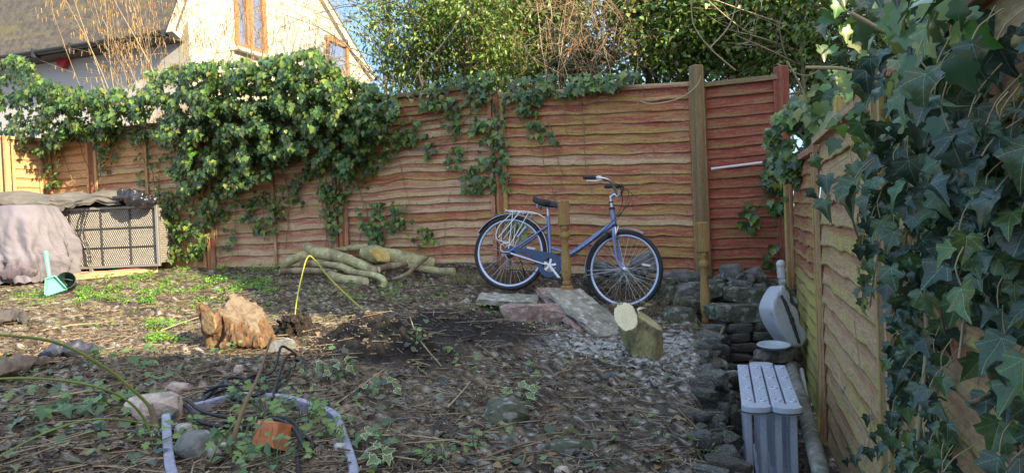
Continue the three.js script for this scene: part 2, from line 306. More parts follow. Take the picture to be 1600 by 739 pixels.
const post = (fence, p, h, w, mat, lean = [0, 0], turn = 0) => { const m = mesh('post', timberBox(w, h, w, 'y', boardNo++).translate(0, h / 2, 0), mat, fence); m.position.copy(p).sub(fence.position); m.rotation.set(lean[1], turn, lean[0]); return m; };
const BD = V(-.931, 0, -.364), BN = V(-.364, 0, .931);        // the back fence runs left and away; its face looks at the garden
const PB = (t, y) => V(-.1 + BD.x * t, y, -7.3 + BD.z * t);
const backYaw = Math.atan2(.364, .931) * -1 + 0;
const B0 = V(2.46, .86, -6.30), B1 = V(1.79, .86, -6.56), B2 = V(-.1, 1, -7.3);
const onBack = (px, py, off = 0) => onPlane(px, py, B2.clone().addScaledVector(BN, off), BN);
{
  const f = thing('garden_fence', 'long weathered waney lap fence behind the bicycle, red stain faded to tan', 'fence', V(-2, 0, -8));
  const y2 = [1.07, .93];
  // drawn from left to right
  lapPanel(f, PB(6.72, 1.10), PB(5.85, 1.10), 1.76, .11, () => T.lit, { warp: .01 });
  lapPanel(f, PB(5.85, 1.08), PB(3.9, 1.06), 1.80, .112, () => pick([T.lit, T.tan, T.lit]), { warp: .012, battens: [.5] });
  lapPanel(f, PB(3.9, 1.06), PB(1.95, 1.06), 1.80, .142, () => T.tan, { wave: .018, warp: .022, battens: [.52] });
  lapPanel(f, PB(1.95, 1.06), PB(0, 1.06), 1.80, .09, (t) => t > .8 ? T.red : pick([T.tan, T.tan, T.tan, T.red]), { wave: .018, warp: .022, capMat: T.post });
  lapPanel(f, PB(0, .96), B1, 1.78, .099, (t) => t > .62 ? T.red : pick([T.red, T.red, T.red, T.tan]), { wave: .02, warp: .012, frameMat: T.red });
  lapPanel(f, B1, B0, 1.76, .094, () => T.deep, { wave: .012, warp: .008, frameMat: T.deep, gap: .025, capMat: T.post });
  const turn = Math.atan2(-.364, -.931) + Math.PI;
  for (const [p, h, w, m, l] of [[PB(6.74, 1.0), 1.95, .09, T.deep, [0, 0]], [PB(5.85, 1), 1.9, .08, T.deep, [0, 0]], [PB(3.9, .98), 1.9, .08, T.red, [0, 0]], [PB(1.95, .96), 1.9, .08, T.red, [0, 0]], [PB(0, .9), 1.93, .075, T.red, [.005, 0]], [B1.clone().setY(.6).addScaledVector(BN, .07), 2.23, .1, T.post, [.004, 0]], [B0.clone().setY(.55), 2.2, .095, T.deep, [0, 0]]]) post(f, p.addScaledVector(BN, .012), h, w, m, l, turn);
}
const LD = V(-.6, 0, .8);                                       // the left boundary comes towards us from the far corner
const C0 = PB(6.76, 1.1);
{
  const f = thing('garden_fence', 'sunlit orange lap fence at the far left corner behind the covered furniture', 'fence', C0.clone().setY(0));
  const a = (t) => C0.clone().addScaledVector(LD, t);
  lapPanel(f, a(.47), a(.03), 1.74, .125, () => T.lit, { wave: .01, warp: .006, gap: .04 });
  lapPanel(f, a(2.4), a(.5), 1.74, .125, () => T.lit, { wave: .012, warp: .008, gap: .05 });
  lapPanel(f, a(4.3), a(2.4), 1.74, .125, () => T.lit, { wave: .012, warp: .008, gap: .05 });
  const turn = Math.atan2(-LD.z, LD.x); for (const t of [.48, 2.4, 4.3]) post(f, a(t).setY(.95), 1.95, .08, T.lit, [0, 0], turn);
}
const R0 = V(2.5, .1, -6.2), R1 = V(1.9, .02, -4.3), R2 = V(1.3, .02, -2.4), R3 = V(.7, .02, -.5);
const RD = R1.clone().sub(R0).setY(0).normalize(), RN = V(-RD.z, 0, RD.x).multiplyScalar(-1);   // face towards the garden (left)
if (RN.x > 0) RN.negate();
const onRight = (px, py, off = 0) => onPlane(px, py, R1.clone().addScaledVector(RN, off), RN);
{
  const f = thing('garden_fence', 'mossy green lap fence on the right beside the aluminium ladder', 'fence', V(1.9, 0, -4));
  lapPanel(f, R0, R1.clone().setY(.06), 1.74, .105, (t) => t > .5 ? T.red : T.moss, { wave: .02, warp: .012, frameMat: T.moss });
  lapPanel(f, R1.clone().setY(.06), R2.clone().setY(.06), 1.78, .118, (t) => T.near, { wave: .022, warp: .012, frameMat: T.near });
  lapPanel(f, R2.clone().setY(.06), R3.clone().setY(.06), 1.78, .118, () => T.near, { wave: .022, warp: .012, frameMat: T.near });
  const turn = Math.atan2(-RD.z, RD.x);
  post(f, R0.clone().addScaledVector(RN, .05).setY(.1), 1.95, .08, T.moss, [0, 0], turn);
  post(f, R1.clone().addScaledVector(RN, .035), 2.13, .085, T.moss, [0, 0], turn).rotateOnWorldAxis(V(0, 0, 1), -.085);
  post(f, R2.clone(), 1.95, .085, T.post, [0, 0], turn);
  post(f, R3.clone(), 1.95, .085, T.post, [0, 0], turn);
}
// ---------------------------------------------------------------- the neighbour's house, beyond the back fence
{
  const corner = at(294, 60, 13.8).setY(0), GD = V(.316, 0, -.949), ED = V(-.949, 0, -.316), GN = V(.949, 0, .316), EN = V(-.316, 0, .949);
  const h = thing('house', 'cream rendered house with tiled roof beyond the left end of the back fence', 'house', corner.clone());
  const render = std({ map: tex(512, 512, (u, v) => { const a = tfbm(u, v, 10, 10, 5, 300), b = tfbm(u, v, 90, 90, 2, 304); return [.43, .415, .345].map((x) => x * (.84 + .2 * a + .12 * b)); }), bumpMap: grit, bumpScale: .004, roughness: .95 });
  const white = std({ map: tex(256, 256, (u, v) => { const k = .86 + .14 * tfbm(u, v, 12, 12, 4, 310); return [.5 * k, .49 * k, .47 * k]; }), roughness: .95 });
  const wood = std({ map: tex(256, 256, (u, v) => [.36, .155, .055].map((x) => x * (.75 + .5 * tfbm(u, v, 40, 6, 3, 320))), {}), roughness: .6 });
  const glass = phys({ color: lin(.10, .14, .24), roughness: .04, metalness: 0, specularIntensity: 1, ior: 1.9, clearcoat: 1, clearcoatRoughness: .03 });
  const gutterMat = plain([.03, .032, .036], .4), fascia = plain([.075, .06, .05], .7);
  // gable wall in its own plane: s along GD, y up
  const gp = (px, py) => { const q = onPlane(px, py, corner, GN); return [q.clone().sub(corner).dot(GD), q.y]; };
  const eaveY = gp(294, 44)[1], [sr, yr] = gp(577, 118), [s1, y1] = gp(502, 0), slope = (y1 - yr) / (sr - s1), sTop = 1.6, apexY = yr + slope * (sr - sTop), over = .42, pitch = (apexY - eaveY + .25) / (sTop + over);
  const sh = new THREE.Shape(); sh.moveTo(0, 0); sh.lineTo(0, eaveY - .25 + over * pitch); sh.lineTo(sTop, apexY); sh.lineTo(s1, y1); sh.lineTo(lerp(s1, sr, .55), lerp(y1, yr, .55) - .12); sh.lineTo(sr, yr); sh.lineTo(sr, 0); sh.closePath();
  const wins = [[362, -30, 384, 76], [384, -8, 416, 78], [508, 62, 545, 118]].map(([a, b, c, d]) => { const [x0, yA] = gp(a, b), [x1, yB] = gp(c, d); const [, yC] = gp((a + c) / 2, b), [, yD] = gp((a + c) / 2, d); return [x0, x1, yD, yC]; });
  const holes = [[wins[0][0], wins[1][1], Math.min(wins[0][2], wins[1][2]), wins[0][3]], wins[2]];
  for (const [x0, x1, ya, yb] of holes) { const p = new THREE.Path(); p.moveTo(x0, ya); p.lineTo(x1, ya); p.lineTo(x1, yb); p.lineTo(x0, yb); p.closePath(); sh.holes.push(p); }
  const toGable = new THREE.Matrix4().makeBasis(GD, V(0, 1, 0), GD.clone().cross(V(0, 1, 0)));   // local z = outward
  const place = (g) => g.applyMatrix4(toGable);
  mesh('gable_wall', place(new THREE.ExtrudeGeometry(sh, { depth: .25, bevelEnabled: false }).translate(0, 0, -.25)), render, h);
  const winFrame = (x0, x1, ya, yb, lights) => {
    const w = new THREE.Group(); w.name = 'window'; h.add(w);
    const t = .12, bars = [box(x1 - x0, t, .09, (x0 + x1) / 2, ya + t / 2, -.01), box(x1 - x0, t, .09, (x0 + x1) / 2, yb - t / 2, -.01)];
    for (const f of lights) bars.push(box(t, yb - ya - 2 * t - .004, .09, lerp(x0 + t / 2, x1 - t / 2, f), (ya + yb) / 2, -.01));
    mesh('window_frame', place(merge(bars)), wood, w);
    mesh('window_pane', place(box(x1 - x0 - t, yb - ya - t, .02, (x0 + x1) / 2, (ya + yb) / 2, -.04)), glass, w);
    mesh('window_sill', place(box(x1 - x0 + .2, .07, .2, (x0 + x1) / 2, ya - .04, .06)), white, w);
  };
  winFrame(...holes[0], [0, .40, .50, 1]); winFrame(...holes[1], [0, 1]);
  // roof over the gable: left plane falls to the eave, right plane flares out
  const EL = 9;
  const tiles = std({ map: tex(1024, 512, (u, v) => {
    const a = tfbm(u, v, 8, 8, 5, 330), b = tfbm(u, v, 160, 30, 2, 335), k = Math.floor(u * 60), j = Math.floor(v * 12), q = HASH[(k * 31 + j * 977) & 65535];
    return mix3(mix3([.07, .065, .062], [.115, .10, .085], q), [.16, .14, .06], clamp((a - .55) * 5) * .6).map((x) => x * (.7 + .6 * b)); }), roughness: .95 });
  const courses = (len, s0, sEnd, y0, yEnd, dirOut) => {      // stepped courses of tiles up the slope
    const run = Math.hypot(sEnd - s0, yEnd - y0), n = Math.round(run / .10), list = [], us = V(sEnd - s0, yEnd - y0, 0).normalize();
    for (let i = 0; i < n; i++) {
      const g = new THREE.BoxGeometry(len, .024, .15, 1, 1, 1); const uv = g.attributes.uv; for (let k = 0; k < uv.count; k++) uv.setXY(k, uv.getX(k) * len / 6, (uv.getY(k) + i) / 12);
      g.rotateX(.16); g.translate(0, .012, -(i + .5) * run / n); list.push(g);
    }
    const g = merge(list);                                     // x along the eave, -z up the slope
    const ex = ED.clone(), up = GD.clone().multiplyScalar(us.x).add(V(0, us.y, 0)), nrm = up.clone().multiplyScalar(-1).cross(ex);
    if (nrm.y < 0) { ex.negate(); nrm.negate(); }
    return g.applyMatrix4(new THREE.Matrix4().makeBasis(ex, nrm, up.clone().multiplyScalar(-1))).translate(GD.x * s0, y0, GD.z * s0).translate(...ED.clone().multiplyScalar(len / 2 - .12).toArray());
  };
  const roof = new THREE.Group(); roof.name = 'roof'; h.add(roof);
  mesh('roof_slope', courses(EL + .3, -over, sTop, eaveY - .25 + .1, apexY + .16), tiles, roof);
  mesh('roof_slope', courses(EL + .3, sr + .2, sTop, yr - .1, apexY + .16), tiles, roof);
  // the verge: cream boards along the gable's edges
  const verge = (a, b) => { const d = V(b[0] - a[0], b[1] - a[1], 0), l = d.length(), g = box(l, .22, .16, l / 2, 0, .02); g.rotateZ(Math.atan2(d.y, d.x)); g.translate(a[0], a[1], 0); return place(g); };
  mesh('verge', merge([verge([-over, eaveY - .25], [sTop, apexY]), verge([s1, y1 + .03], [lerp(s1, sr, .55), lerp(y1, yr, .55) - .09]), verge([lerp(s1, sr, .55), lerp(y1, yr, .55) - .09], [sr + .12, yr - .04]), verge([sTop, apexY], [s1, y1 + .03])]), render, roof);
  // eave wall, soffit, fascia and gutter along the left side
  const eb = (w, hh, d, x, y, z) => box(w, hh, d, x, y, z).applyMatrix4(new THREE.Matrix4().makeBasis(ED.clone().negate(), V(0, 1, 0), EN));
  mesh('side_wall', eb(EL, eaveY - .05, .25, -EL / 2 - .002, (eaveY - .05) / 2, -.13), white, h);
  mesh('back_wall', eb(EL, 4.5, .25, -EL / 2, 2.25, -6.6), white, h);
  const gy = eaveY - .25;
  mesh('soffit', eb(EL - .1, .03, over, -EL / 2 - .05, gy - .0, over / 2), fascia, roof);
  mesh('fascia_board', eb(EL - .1, .15, .03, -EL / 2 - .05, gy + .06, over + .018), fascia, roof);
  const gp2 = []; for (let i = 0; i <= 12; i++) { const a = Math.PI * i / 12; gp2.push(new THREE.Vector2(Math.cos(a) * .075, -Math.sin(a) * .075)); } for (let i = 12; i >= 0; i--) { const a = Math.PI * i / 12; gp2.push(new THREE.Vector2(Math.cos(a) * .065, -Math.sin(a) * .065)); }
  const gut = new THREE.ExtrudeGeometry(new THREE.Shape(gp2), { depth: EL, bevelEnabled: false }).rotateY(-Math.PI / 2);
  mesh('gutter', gut.translate(-.1, gy + .07, over + .11).applyMatrix4(new THREE.Matrix4().makeBasis(ED.clone().negate(), V(0, 1, 0), EN)), gutterMat, roof);
  for (let i = 0; i < 9; i++) mesh('gutter_bracket', eb(.05, .17, .17, -.4 - i * 1.0, gy + .03, over + .11), gutterMat, roof);
  // alarm bell box under the eave
  const q = onPlane(98, 93, corner.clone().addScaledVector(EN, .06), EN);
  const s = new THREE.Shape(); s.moveTo(-.15, .16); s.lineTo(.15, .16); s.quadraticCurveTo(.17, .0, .05, -.17); s.quadraticCurveTo(0, -.2, -.05, -.17); s.quadraticCurveTo(-.17, 0, -.15, .16);
  const ag = new THREE.ExtrudeGeometry(s, { depth: .06, bevelEnabled: true, bevelThickness: .02, bevelSize: .02, bevelSegments: 2 });
  const am = solo('alarm_box', 'small red alarm bell box under the eave of the cream house', 'alarm box', ag, plain([.42, .015, .02], .35)); am.position.copy(q); am.rotation.y = Math.atan2(EN.x, EN.z);
}
// ---------------------------------------------------------------- leaves
function leafGeo(outline, { fold = .25, droop = .2, tip = 1 } = {}) {   // outline in the leaf's plane, y towards the tip; fan from the midrib
  const pos = [], idx = [], uv = [], n = outline.length; const lift = (x, y) => Math.abs(x) * fold - droop * y * y;
  pos.push(0, .38, lift(0, .38)); uv.push(.5, .38);
  for (const [x, y] of outline) { pos.push(x, y, lift(x, y)); uv.push(x + .5, y); }
  for (let i = 0; i < n; i++) idx.push(0, 1 + i, 1 + (i + 1) % n);
  const g = new THREE.BufferGeometry(); g.setAttribute('position', new THREE.Float32BufferAttribute(pos, 3)); g.setAttribute('uv', new THREE.Float32BufferAttribute(uv, 2)); g.setIndex(idx); g.computeVertexNormals(); return g;
}
const sym = (r) => [...r.map(([x, y]) => [x, y]), ...r.slice(0, -1).reverse().filter(([x]) => x > 0).map(([x, y]) => [-x, y])];
const ivyOut = sym([[0, .07], [.13, -.02], [.34, .03], [.42, .15], [.34, .29], [.50, .47], [.40, .56], [.23, .62], [.13, .84], [0, 1.05]]);
const ivyLow = leafGeo(ivyOut), ovate = leafGeo(sym([[0, 0], [.16, .2], [.2, .45], [.1, .8], [0, 1]]), { fold: .35, droop: .25 });
const broad = leafGeo(sym([[0, 0], [.28, .15], [.36, .42], [.2, .78], [0, 1]]), { fold: .3, droop: .2 });
const leafMat = (c, o = {}) => phys({ color: lin(...c), roughness: .5, transmission: .32, thickness: 0, ...o });
const LM = { ivy: leafMat([1, 1, 1], { roughness: .38 }), hedge: leafMat([1, 1, 1], { roughness: .42 }) };
const _m = new THREE.Matrix4(), _c = new THREE.Color();
function leafMatrix(p, n, t, s) {
  n = n.clone().normalize(); t = t.clone().sub(n.clone().multiplyScalar(t.dot(n))).normalize();
  return _m.makeBasis(t.clone().cross(n).multiplyScalar(s), t.clone().multiplyScalar(s), n.clone().multiplyScalar(s)).setPosition(p);
}
function leafCloud(name, geo, mat, list, parent) {              // list: {p, n, t, s, c}
  const im = new THREE.InstancedMesh(geo, mat, list.length); im.name = name; im.userData.kind = 'stuff'; im.castShadow = im.receiveShadow = true;
  const o = parent?.position ?? V(0, 0, 0);
  list.forEach((l, i) => { im.setMatrixAt(i, leafMatrix(l.p.clone().sub(o), l.n, l.t, l.s)); im.setColorAt(i, _c.setRGB(...l.c)); });
  (parent ?? scene).add(im); return im;
}
const inside = (poly, x, y) => { let r = false; for (let i = 0, j = poly.length - 1; i < poly.length; j = i++) { const [a, b] = poly[i], [c, d] = poly[j]; if ((b > y) !== (d > y) && x < (c - a) * (y - b) / (d - b) + a) r = !r; } return r; };
const rv = (k = 1) => V(rr(-1, 1), rr(-1, 1), rr(-1, 1)).multiplyScalar(k);
const greens = [[.05, .115, .028], [.075, .155, .032], [.11, .20, .036], [.04, .09, .035], [.17, .25, .045], [.21, .28, .055]];
const shadeGreen = (k) => { const c = pick(greens); return c.map((x) => x * rr(.75, 1.25) * k); };
// a climbing ivy: leaves over an outline on a fence plane, standing out from it by up to depth
function ivyOn(name, label, polys, plane, N, { depth = .3, size = [.05, .085], bright = 1, stems = [], stemR = .006, group = 'ivy climbing on the fences', base } = {}) {
  const L = [];
  for (const [poly, n, dep = depth] of polys) {
    const xs = poly.map((p) => p[0]), ys = poly.map((p) => p[1]), x0 = Math.min(...xs), x1 = Math.max(...xs), y0 = Math.min(...ys), y1 = Math.max(...ys);
    for (let k = 0, tries = 0; k < n && tries < n * 40; tries++) {
      const x = rr(x0, x1), y = rr(y0, y1); if (!inside(poly, x, y)) continue;
      const q = fbm2(x * .022, y * .022, 3); if (rnd() > .62 + q * 1.6) continue; k++;
      const bulge = dep * (.45 + .9 * q + .35 * Math.sin(clamp((y1 - y) / (y1 - y0)) * 2.2)), off = .03 + Math.max(0, bulge) * Math.pow(rnd(), .6);
      L.push({ p: plane(x, y, off).add(rv(.02)), n: N.clone().multiplyScalar(1.1).add(V(0, .55, 0)).add(rv(.7)), t: V(0, -1, 0).add(rv(.6)).addScaledVector(N, .25), s: rr(...size), c: shadeGreen(bright) });
    }
  }
  const p0 = base ?? L[0].p.clone(); const g = thing(name, label, 'ivy', p0, group);
  leafCloud('foliage', ivyLow, LM.ivy, L, g);
  for (const s of stems) mesh('stem', local(tube(s.map(([x, y]) => plane(x, y, rr(.035, .07))), [stemR * 1.3, stemR * .6], { seg: 18, radial: 5 }), p0), M.twig, g);
  return g;
}
const wig = (pts) => { const o = []; for (let i = 0; i < pts.length - 1; i++) for (let k = 0; k < 3; k++) { const t = k / 3; o.push([lerp(pts[i][0], pts[i + 1][0], t) + rr(-4, 4), lerp(pts[i][1], pts[i + 1][1], t)]); } o.push(pts[pts.length - 1]); return o; };
rnd = mulberry(31);
ivyOn('ivy', 'bright sunlit ivy spilling over the far left fence corner', [
  [[[-30, 110], [0, 92], [22, 80], [45, 92], [66, 120], [112, 136], [150, 132], [170, 150], [190, 190], [120, 205], [80, 235], [40, 240], [20, 222], [-30, 215]], 2600, .5], [[[60, 150], [230, 130], [255, 205], [215, 218], [150, 216], [95, 220]], 1700, .35],
  [[[140, 205], [190, 205], [180, 262], [160, 268]], 90, .12], [[[60, 230], [95, 230], [90, 295], [70, 300]], 60, .1]], onBack, BN, { size: [.045, .08], stems: [wig([[90, 225], [60, 300]]), wig([[155, 230], [158, 300]]), wig([[80, 215], [118, 300]]), wig([[120, 215], [150, 302]])] });
ivyOn('ivy', 'large dense ivy draped over the fence above the log pile', [
  [[[195, 160], [228, 112], [300, 97], [370, 92], [430, 86], [490, 74], [522, 110], [565, 128], [625, 140], [620, 178], [595, 215], [565, 245], [540, 285], [505, 265], [470, 245], [440, 262], [420, 275], [380, 290], [350, 305], [300, 312], [262, 272], [236, 215]], 10500, .5], [[[290, 105], [420, 92], [500, 84], [560, 132], [600, 150], [560, 180], [300, 180]], 2600, .2],
  [[[300, 100], [520, 90], [560, 160], [500, 230], [300, 270], [250, 190]], 5000, .62],
  [[[240, 292], [300, 285], [350, 298], [330, 340], [312, 405], [250, 405]], 620, .22], [[[385, 310], [440, 315], [442, 350], [415, 375], [385, 350]], 130, .12], [[[360, 340], [400, 320], [385, 350]], 30, .1],
  [[[490, 255], [545, 250], [540, 320], [520, 385], [500, 330]], 260, .12], [[[450, 250], [500, 260], [490, 300], [455, 300]], 60, .1], [[[545, 235], [600, 215], [640, 180], [660, 190], [620, 240], [570, 290], [548, 300]], 170, .1], [[[330, 300], [470, 285], [480, 330], [440, 330], [400, 310], [345, 345]], 110, .08], [[[300, 340], [360, 330], [370, 380], [330, 405], [300, 400]], 70, .07], [[[200, 215], [250, 215], [250, 290], [215, 290]], 60, .07]],
  onBack, BN, { size: [.036, .07], stems: [wig([[520, 250], [517, 390]]), wig([[510, 260], [508, 390]]), wig([[528, 255], [530, 385]]), wig([[300, 310], [290, 412]]), wig([[405, 300], [412, 345]]), wig([[495, 250], [513, 385]]), wig([[270, 300], [268, 415]]), wig([[330, 300], [345, 405]]), wig([[360, 290], [372, 400]]), wig([[440, 260], [452, 340], [445, 390]]), wig([[560, 250], [570, 330], [562, 395]]), wig([[590, 215], [640, 190], [690, 185]]), wig([[540, 290], [548, 400]]), wig([[225, 215], [240, 300]]), wig([[480, 250], [470, 330]])] });
ivyOn('ivy', 'low sprawling ivy patch on the tan panel right of the log pile', [[[[560, 325], [600, 312], [640, 320], [648, 345], [620, 360], [585, 378], [560, 350]], 170, .1], [[[630, 358], [665, 352], [685, 375], [655, 385]], 45, .08], [[[575, 355], [600, 360], [596, 385], [580, 385]], 30, .06]], onBack, BN, { size: [.04, .07], stems: [wig([[596, 385], [605, 330], [640, 330]]), wig([[588, 390], [575, 340]])] });
ivyOn('ivy', 'thin ivy creeping down the fence post behind the bicycle saddle', [[[[742, 150], [790, 150], [790, 230], [800, 300], [775, 312], [740, 270], [735, 200]], 190, .1], [[[690, 160], [722, 170], [715, 225], [692, 210]], 40, .07], [[[630, 212], [700, 205], [730, 245], [700, 262], [650, 235]], 70, .06], [[[700, 255], [760, 258], [780, 300], [720, 300]], 60, .07], [[[800, 160], [860, 200], [880, 230], [820, 210]], 30, .06], [[[770, 330], [830, 340], [820, 375], [790, 360]], 30, .06]], onBack, BN,
  { size: [.04, .08], stems: [wig([[780, 140], [768, 230], [775, 305]]), wig([[800, 150], [842, 225], [852, 262], [870, 330]]), wig([[760, 150], [700, 220], [650, 235]]), wig([[880, 130], [887, 215]]), wig([[905, 150], [925, 300]].map((p) => p)), wig([[855, 190], [878, 260], [876, 290], [850, 318]]), wig([[620, 160], [655, 215], [720, 245]]), wig([[640, 150], [690, 180], [745, 200]])], stemR: .0045 });
ivyOn('ivy', 'sunlit ivy clump over the right fence corner beside the red panel', [[[[1196, 205], [1230, 160], [1290, 120], [1360, 130], [1385, 190], [1340, 235], [1300, 262], [1255, 285], [1222, 275], [1205, 240]], 1000, .45]], (x, y, o) => at(x, y, lerp(5.9, 4.6, clamp((x - 1190) / 190)) - o * .8), V(-.5, .3, .8), { size: [.055, .09], base: V(2.1, 1.6, -5.2), stems: [] });
ivyOn('ivy', 'sparse ivy trailing down the deep red fence panel', [[[[1190, 245], [1232, 260], [1225, 335], [1195, 320]], 70, .1], [[[1150, 318], [1185, 318], [1180, 362], [1152, 366]], 18, .06], [[[1190, 370], [1225, 380], [1220, 420], [1195, 410]], 10, .06]], onBack, BN, { size: [.05, .09], stems: [wig([[1218, 250], [1205, 300], [1165, 345]]), wig([[1225, 270], [1215, 420]])], stemR: .004 });

ivyOn('ivy', 'loose ivy fringe trailing over the fence top above the saddle', [[[[635, 148], [700, 118], [780, 112], [800, 150], [740, 160], [660, 170]], 260, .14], [[[790, 120], [880, 118], [960, 108], [1000, 112], [960, 140], [860, 150], [800, 160]], 300, .14], [[[820, 140], [850, 140], [840, 190], [815, 170]], 40, .1]], onBack, BN, { size: [.04, .075], stems: [wig([[640, 150], [720, 135], [800, 140]]), wig([[800, 140], [900, 125], [1000, 118]]), wig([[680, 140], [690, 230]]), wig([[730, 140], [735, 290]]), wig([[815, 140], [835, 250]]), wig([[560, 190], [640, 230], [700, 215]]), wig([[620, 250], [640, 320], [650, 400]]), wig([[700, 300], [690, 400]])], stemR: .003 });
// ---------------------------------------------------------------- shrubs and trees beyond the fences
const geoY = (p) => V(p.x, height(p.x, p.z, false), p.z);
function shrub(name, label, c, R, { leaves = 4000, geo = ovate, size = [.05, .08], tint = 1, clumps = 60, stems = 5, clump = .28, pal = null, group = 'shrubs beyond the back fence', bark = M.twig, seed = 1, hollow = .35 } = {}) {
  const r0 = rnd; rnd = mulberry(seed * 131 + 5);
  const foot = geoY(V(c.x, 0, c.z)); foot.y -= .1; const g = thing(name, label, name.includes('tree') ? 'tree' : 'shrub', foot, group), limbs = [], twigs = [], C = [];
  for (let i = 0; i < stems; i++) { const top = c.clone().add(V(rr(-.6, .6) * R.x, rr(-.1, .7) * R.y, rr(-.6, .6) * R.z)), b = foot.clone().add(V(rr(-.15, .15), 0, rr(-.15, .15))); limbs.push([b, b.clone().lerp(top, .4).add(V(rr(-.15, .15), .1, rr(-.15, .15))), top]); mesh('trunk', local(tube(limbs[i], [.045 * R.y ** .5, .014], { seg: 12, radial: 6, bump: .1 }), foot), bark, g); }
  while (C.length < clumps) { const d = rv(); if (d.length() > 1 || d.length() < hollow * rnd()) continue; C.push(c.clone().add(d.multiply(R)).add(V(0, .06 * R.y * n3(d.x, d.y, d.z), 0))); }
  for (const p of C) { const l = pick(limbs), q = l[1].clone().lerp(l[2], rnd()); twigs.push(tube([q, q.clone().lerp(p, .55).add(rv(.12)), p], [.009, .003], { seg: 5, radial: 4, cap: false })); for (let k = 0; k < 2; k++) twigs.push(tube([p, p.clone().add(rv(clump * .5)), p.clone().add(rv(clump * 1.1))], [.004, .002], { seg: 3, radial: 3, cap: false })); }
  mesh('branch', local(merge(twigs), foot), bark, g).userData.kind = 'stuff';
  const L = []; for (let i = 0; i < leaves; i++) { const p = pick(C), o = V(rr(-1, 1) + rr(-1, 1), rr(-1, 1) + rr(-1, 1), rr(-1, 1) + rr(-1, 1)).multiplyScalar(clump * .55); const col = pal ? pick(pal).map((x) => x * rr(.75, 1.25)) : shadeGreen(tint); L.push({ p: p.clone().add(o), n: V(0, .9, 0).addScaledVector(o, 1.2).add(rv(.8)), t: o.clone().add(V(0, -.25, 0)).add(rv(.3)), s: rr(...size), c: col }); }
  if (L.length) leafCloud('crown', geo, LM.hedge, L, g);
  rnd = r0; return g;
}
const privet = [[.13, .22, .036], [.18, .29, .042], [.24, .34, .055], [.28, .37, .075], [.08, .15, .035]], laurel = [[.07, .145, .034], [.10, .19, .038], [.14, .24, .05]], dull = [[.13, .15, .055], [.18, .19, .075], [.10, .12, .05]];
shrub('privet_shrub', 'tall evergreen shrub beside the patch of sky', at(655, 60, 9.5), V(.75, 1.15, .6), { leaves: 6500, clumps: 90, pal: privet, seed: 1 });
shrub('privet_shrub', 'yellow green shrub leaning over the fence above the saddle', at(755, 75, 9.2), V(.8, .85, .6), { leaves: 9000, clumps: 110, pal: privet, seed: 2 });
shrub('laurel_shrub', 'dark green shrub rising above the middle of the fence', at(830, -20, 10), V(1.0, 1.0, .6), { leaves: 5000, clumps: 80, pal: laurel, geo: broad, seed: 3 });
shrub('privet_shrub', 'leafy green shrub behind the red fence panel and tall post', at(1040, 40, 8.6), V(.75, .8, .55), { leaves: 6500, clumps: 80, pal: privet.concat(laurel), geo: broad, seed: 4 });
shrub('laurel_shrub', 'loose twiggy evergreen over the right back corner', at(1160, 20, 8.6), V(.85, .85, .6), { leaves: 7000, clumps: 90, pal: laurel.concat(privet), geo: broad, seed: 5 });
shrub('laurel_shrub', 'pale twiggy shrub seen between the corner ivy and the near ivy', at(1290, 50, 8.0), V(.95, .9, .6), { leaves: 8000, clumps: 110, pal: privet, geo: broad, seed: 6, bark: M.twigPale });
shrub('laurel_shrub', 'dark low shrub filling the gap behind the bramble tangle', at(915, 110, 9.4), V(.7, .4, .4), { leaves: 2500, clumps: 40, pal: laurel, geo: broad, seed: 7 });
shrub('hedge_tree', 'bright bushy tree behind the near ivy, upper right', at(1440, 10, 7.0), V(1.2, .9, .8), { leaves: 6000, clumps: 100, pal: privet, seed: 8, size: [.06, .09], group: 'trees beyond the right fence' });
shrub('hedge_tree', 'far dark tree behind the shrubs, right of centre', at(1130, -60, 15), V(2.6, 2.6, 1.4), { leaves: 7000, clumps: 130, pal: laurel.concat(dull), geo: broad, size: [.1, .16], clump: .5, seed: 9, group: 'trees beyond the right fence', stems: 4 });
shrub('hedge_tree', 'far dark tree behind the shrubs above the saddle', at(820, -40, 14.5), V(2.0, 2.4, 1.2), { leaves: 6500, clumps: 120, pal: laurel.concat(dull), geo: broad, size: [.1, .15], clump: .45, seed: 10, group: 'trees beyond the right fence', stems: 4 });
// bare trees and the brown tangle
function bareTree(name, label, foot, top, spread, { n = 60, r = .05, mat = M.twigGrey, len = 1.6, seed = 1, catkin = 0, category = 'tree', lean = 0, group } = {}) {
  const r0 = rnd; rnd = mulberry(seed * 57 + 1); const g = thing(name, label, category, foot, group), tw = [], K = [];
  const trunk = [foot, foot.clone().lerp(top, .5).add(rv(.15)), top]; mesh('trunk', local(tube(trunk, [r, r * .35], { seg: 14, radial: 7, bump: .1 }), foot), mat, g);
  for (let i = 0; i < n; i++) {
    const b = trunk[1].clone().lerp(top, rr(-.6, 1)), d = V(rr(-1, 1) + lean, rr(.1, 1.3), rr(-.7, .7)).normalize(), l = len * rr(.5, 1.1), e = b.clone().addScaledVector(d, l).add(V(0, -.1 * l, 0)).addScaledVector(rv(), spread), m = b.clone().lerp(e, .5).add(rv(.1 * l)).add(V(0, .08 * l, 0));
    tw.push(tube([b, m, e], [r * .32, r * .09], { seg: 8, radial: 4, cap: false }));
    for (let k = 0; k < 7; k++) { const q = m.clone().lerp(e, rr(-.5, 1)), dd = d.clone().multiplyScalar(.6).add(rv(.8)), f = q.clone().addScaledVector(dd, l * .35); tw.push(tube([q, q.clone().lerp(f, .5).add(rv(.04)), f], [r * .1, r * .05], { seg: 4, radial: 3, cap: false })); if (catkin) for (let c = 0; c < catkin; c++) K.push(q.clone().lerp(f, rnd())); }
  }
  mesh('branch', local(merge(tw), foot), mat, g).userData.kind = 'stuff'; rnd = r0; return [g, K];
}
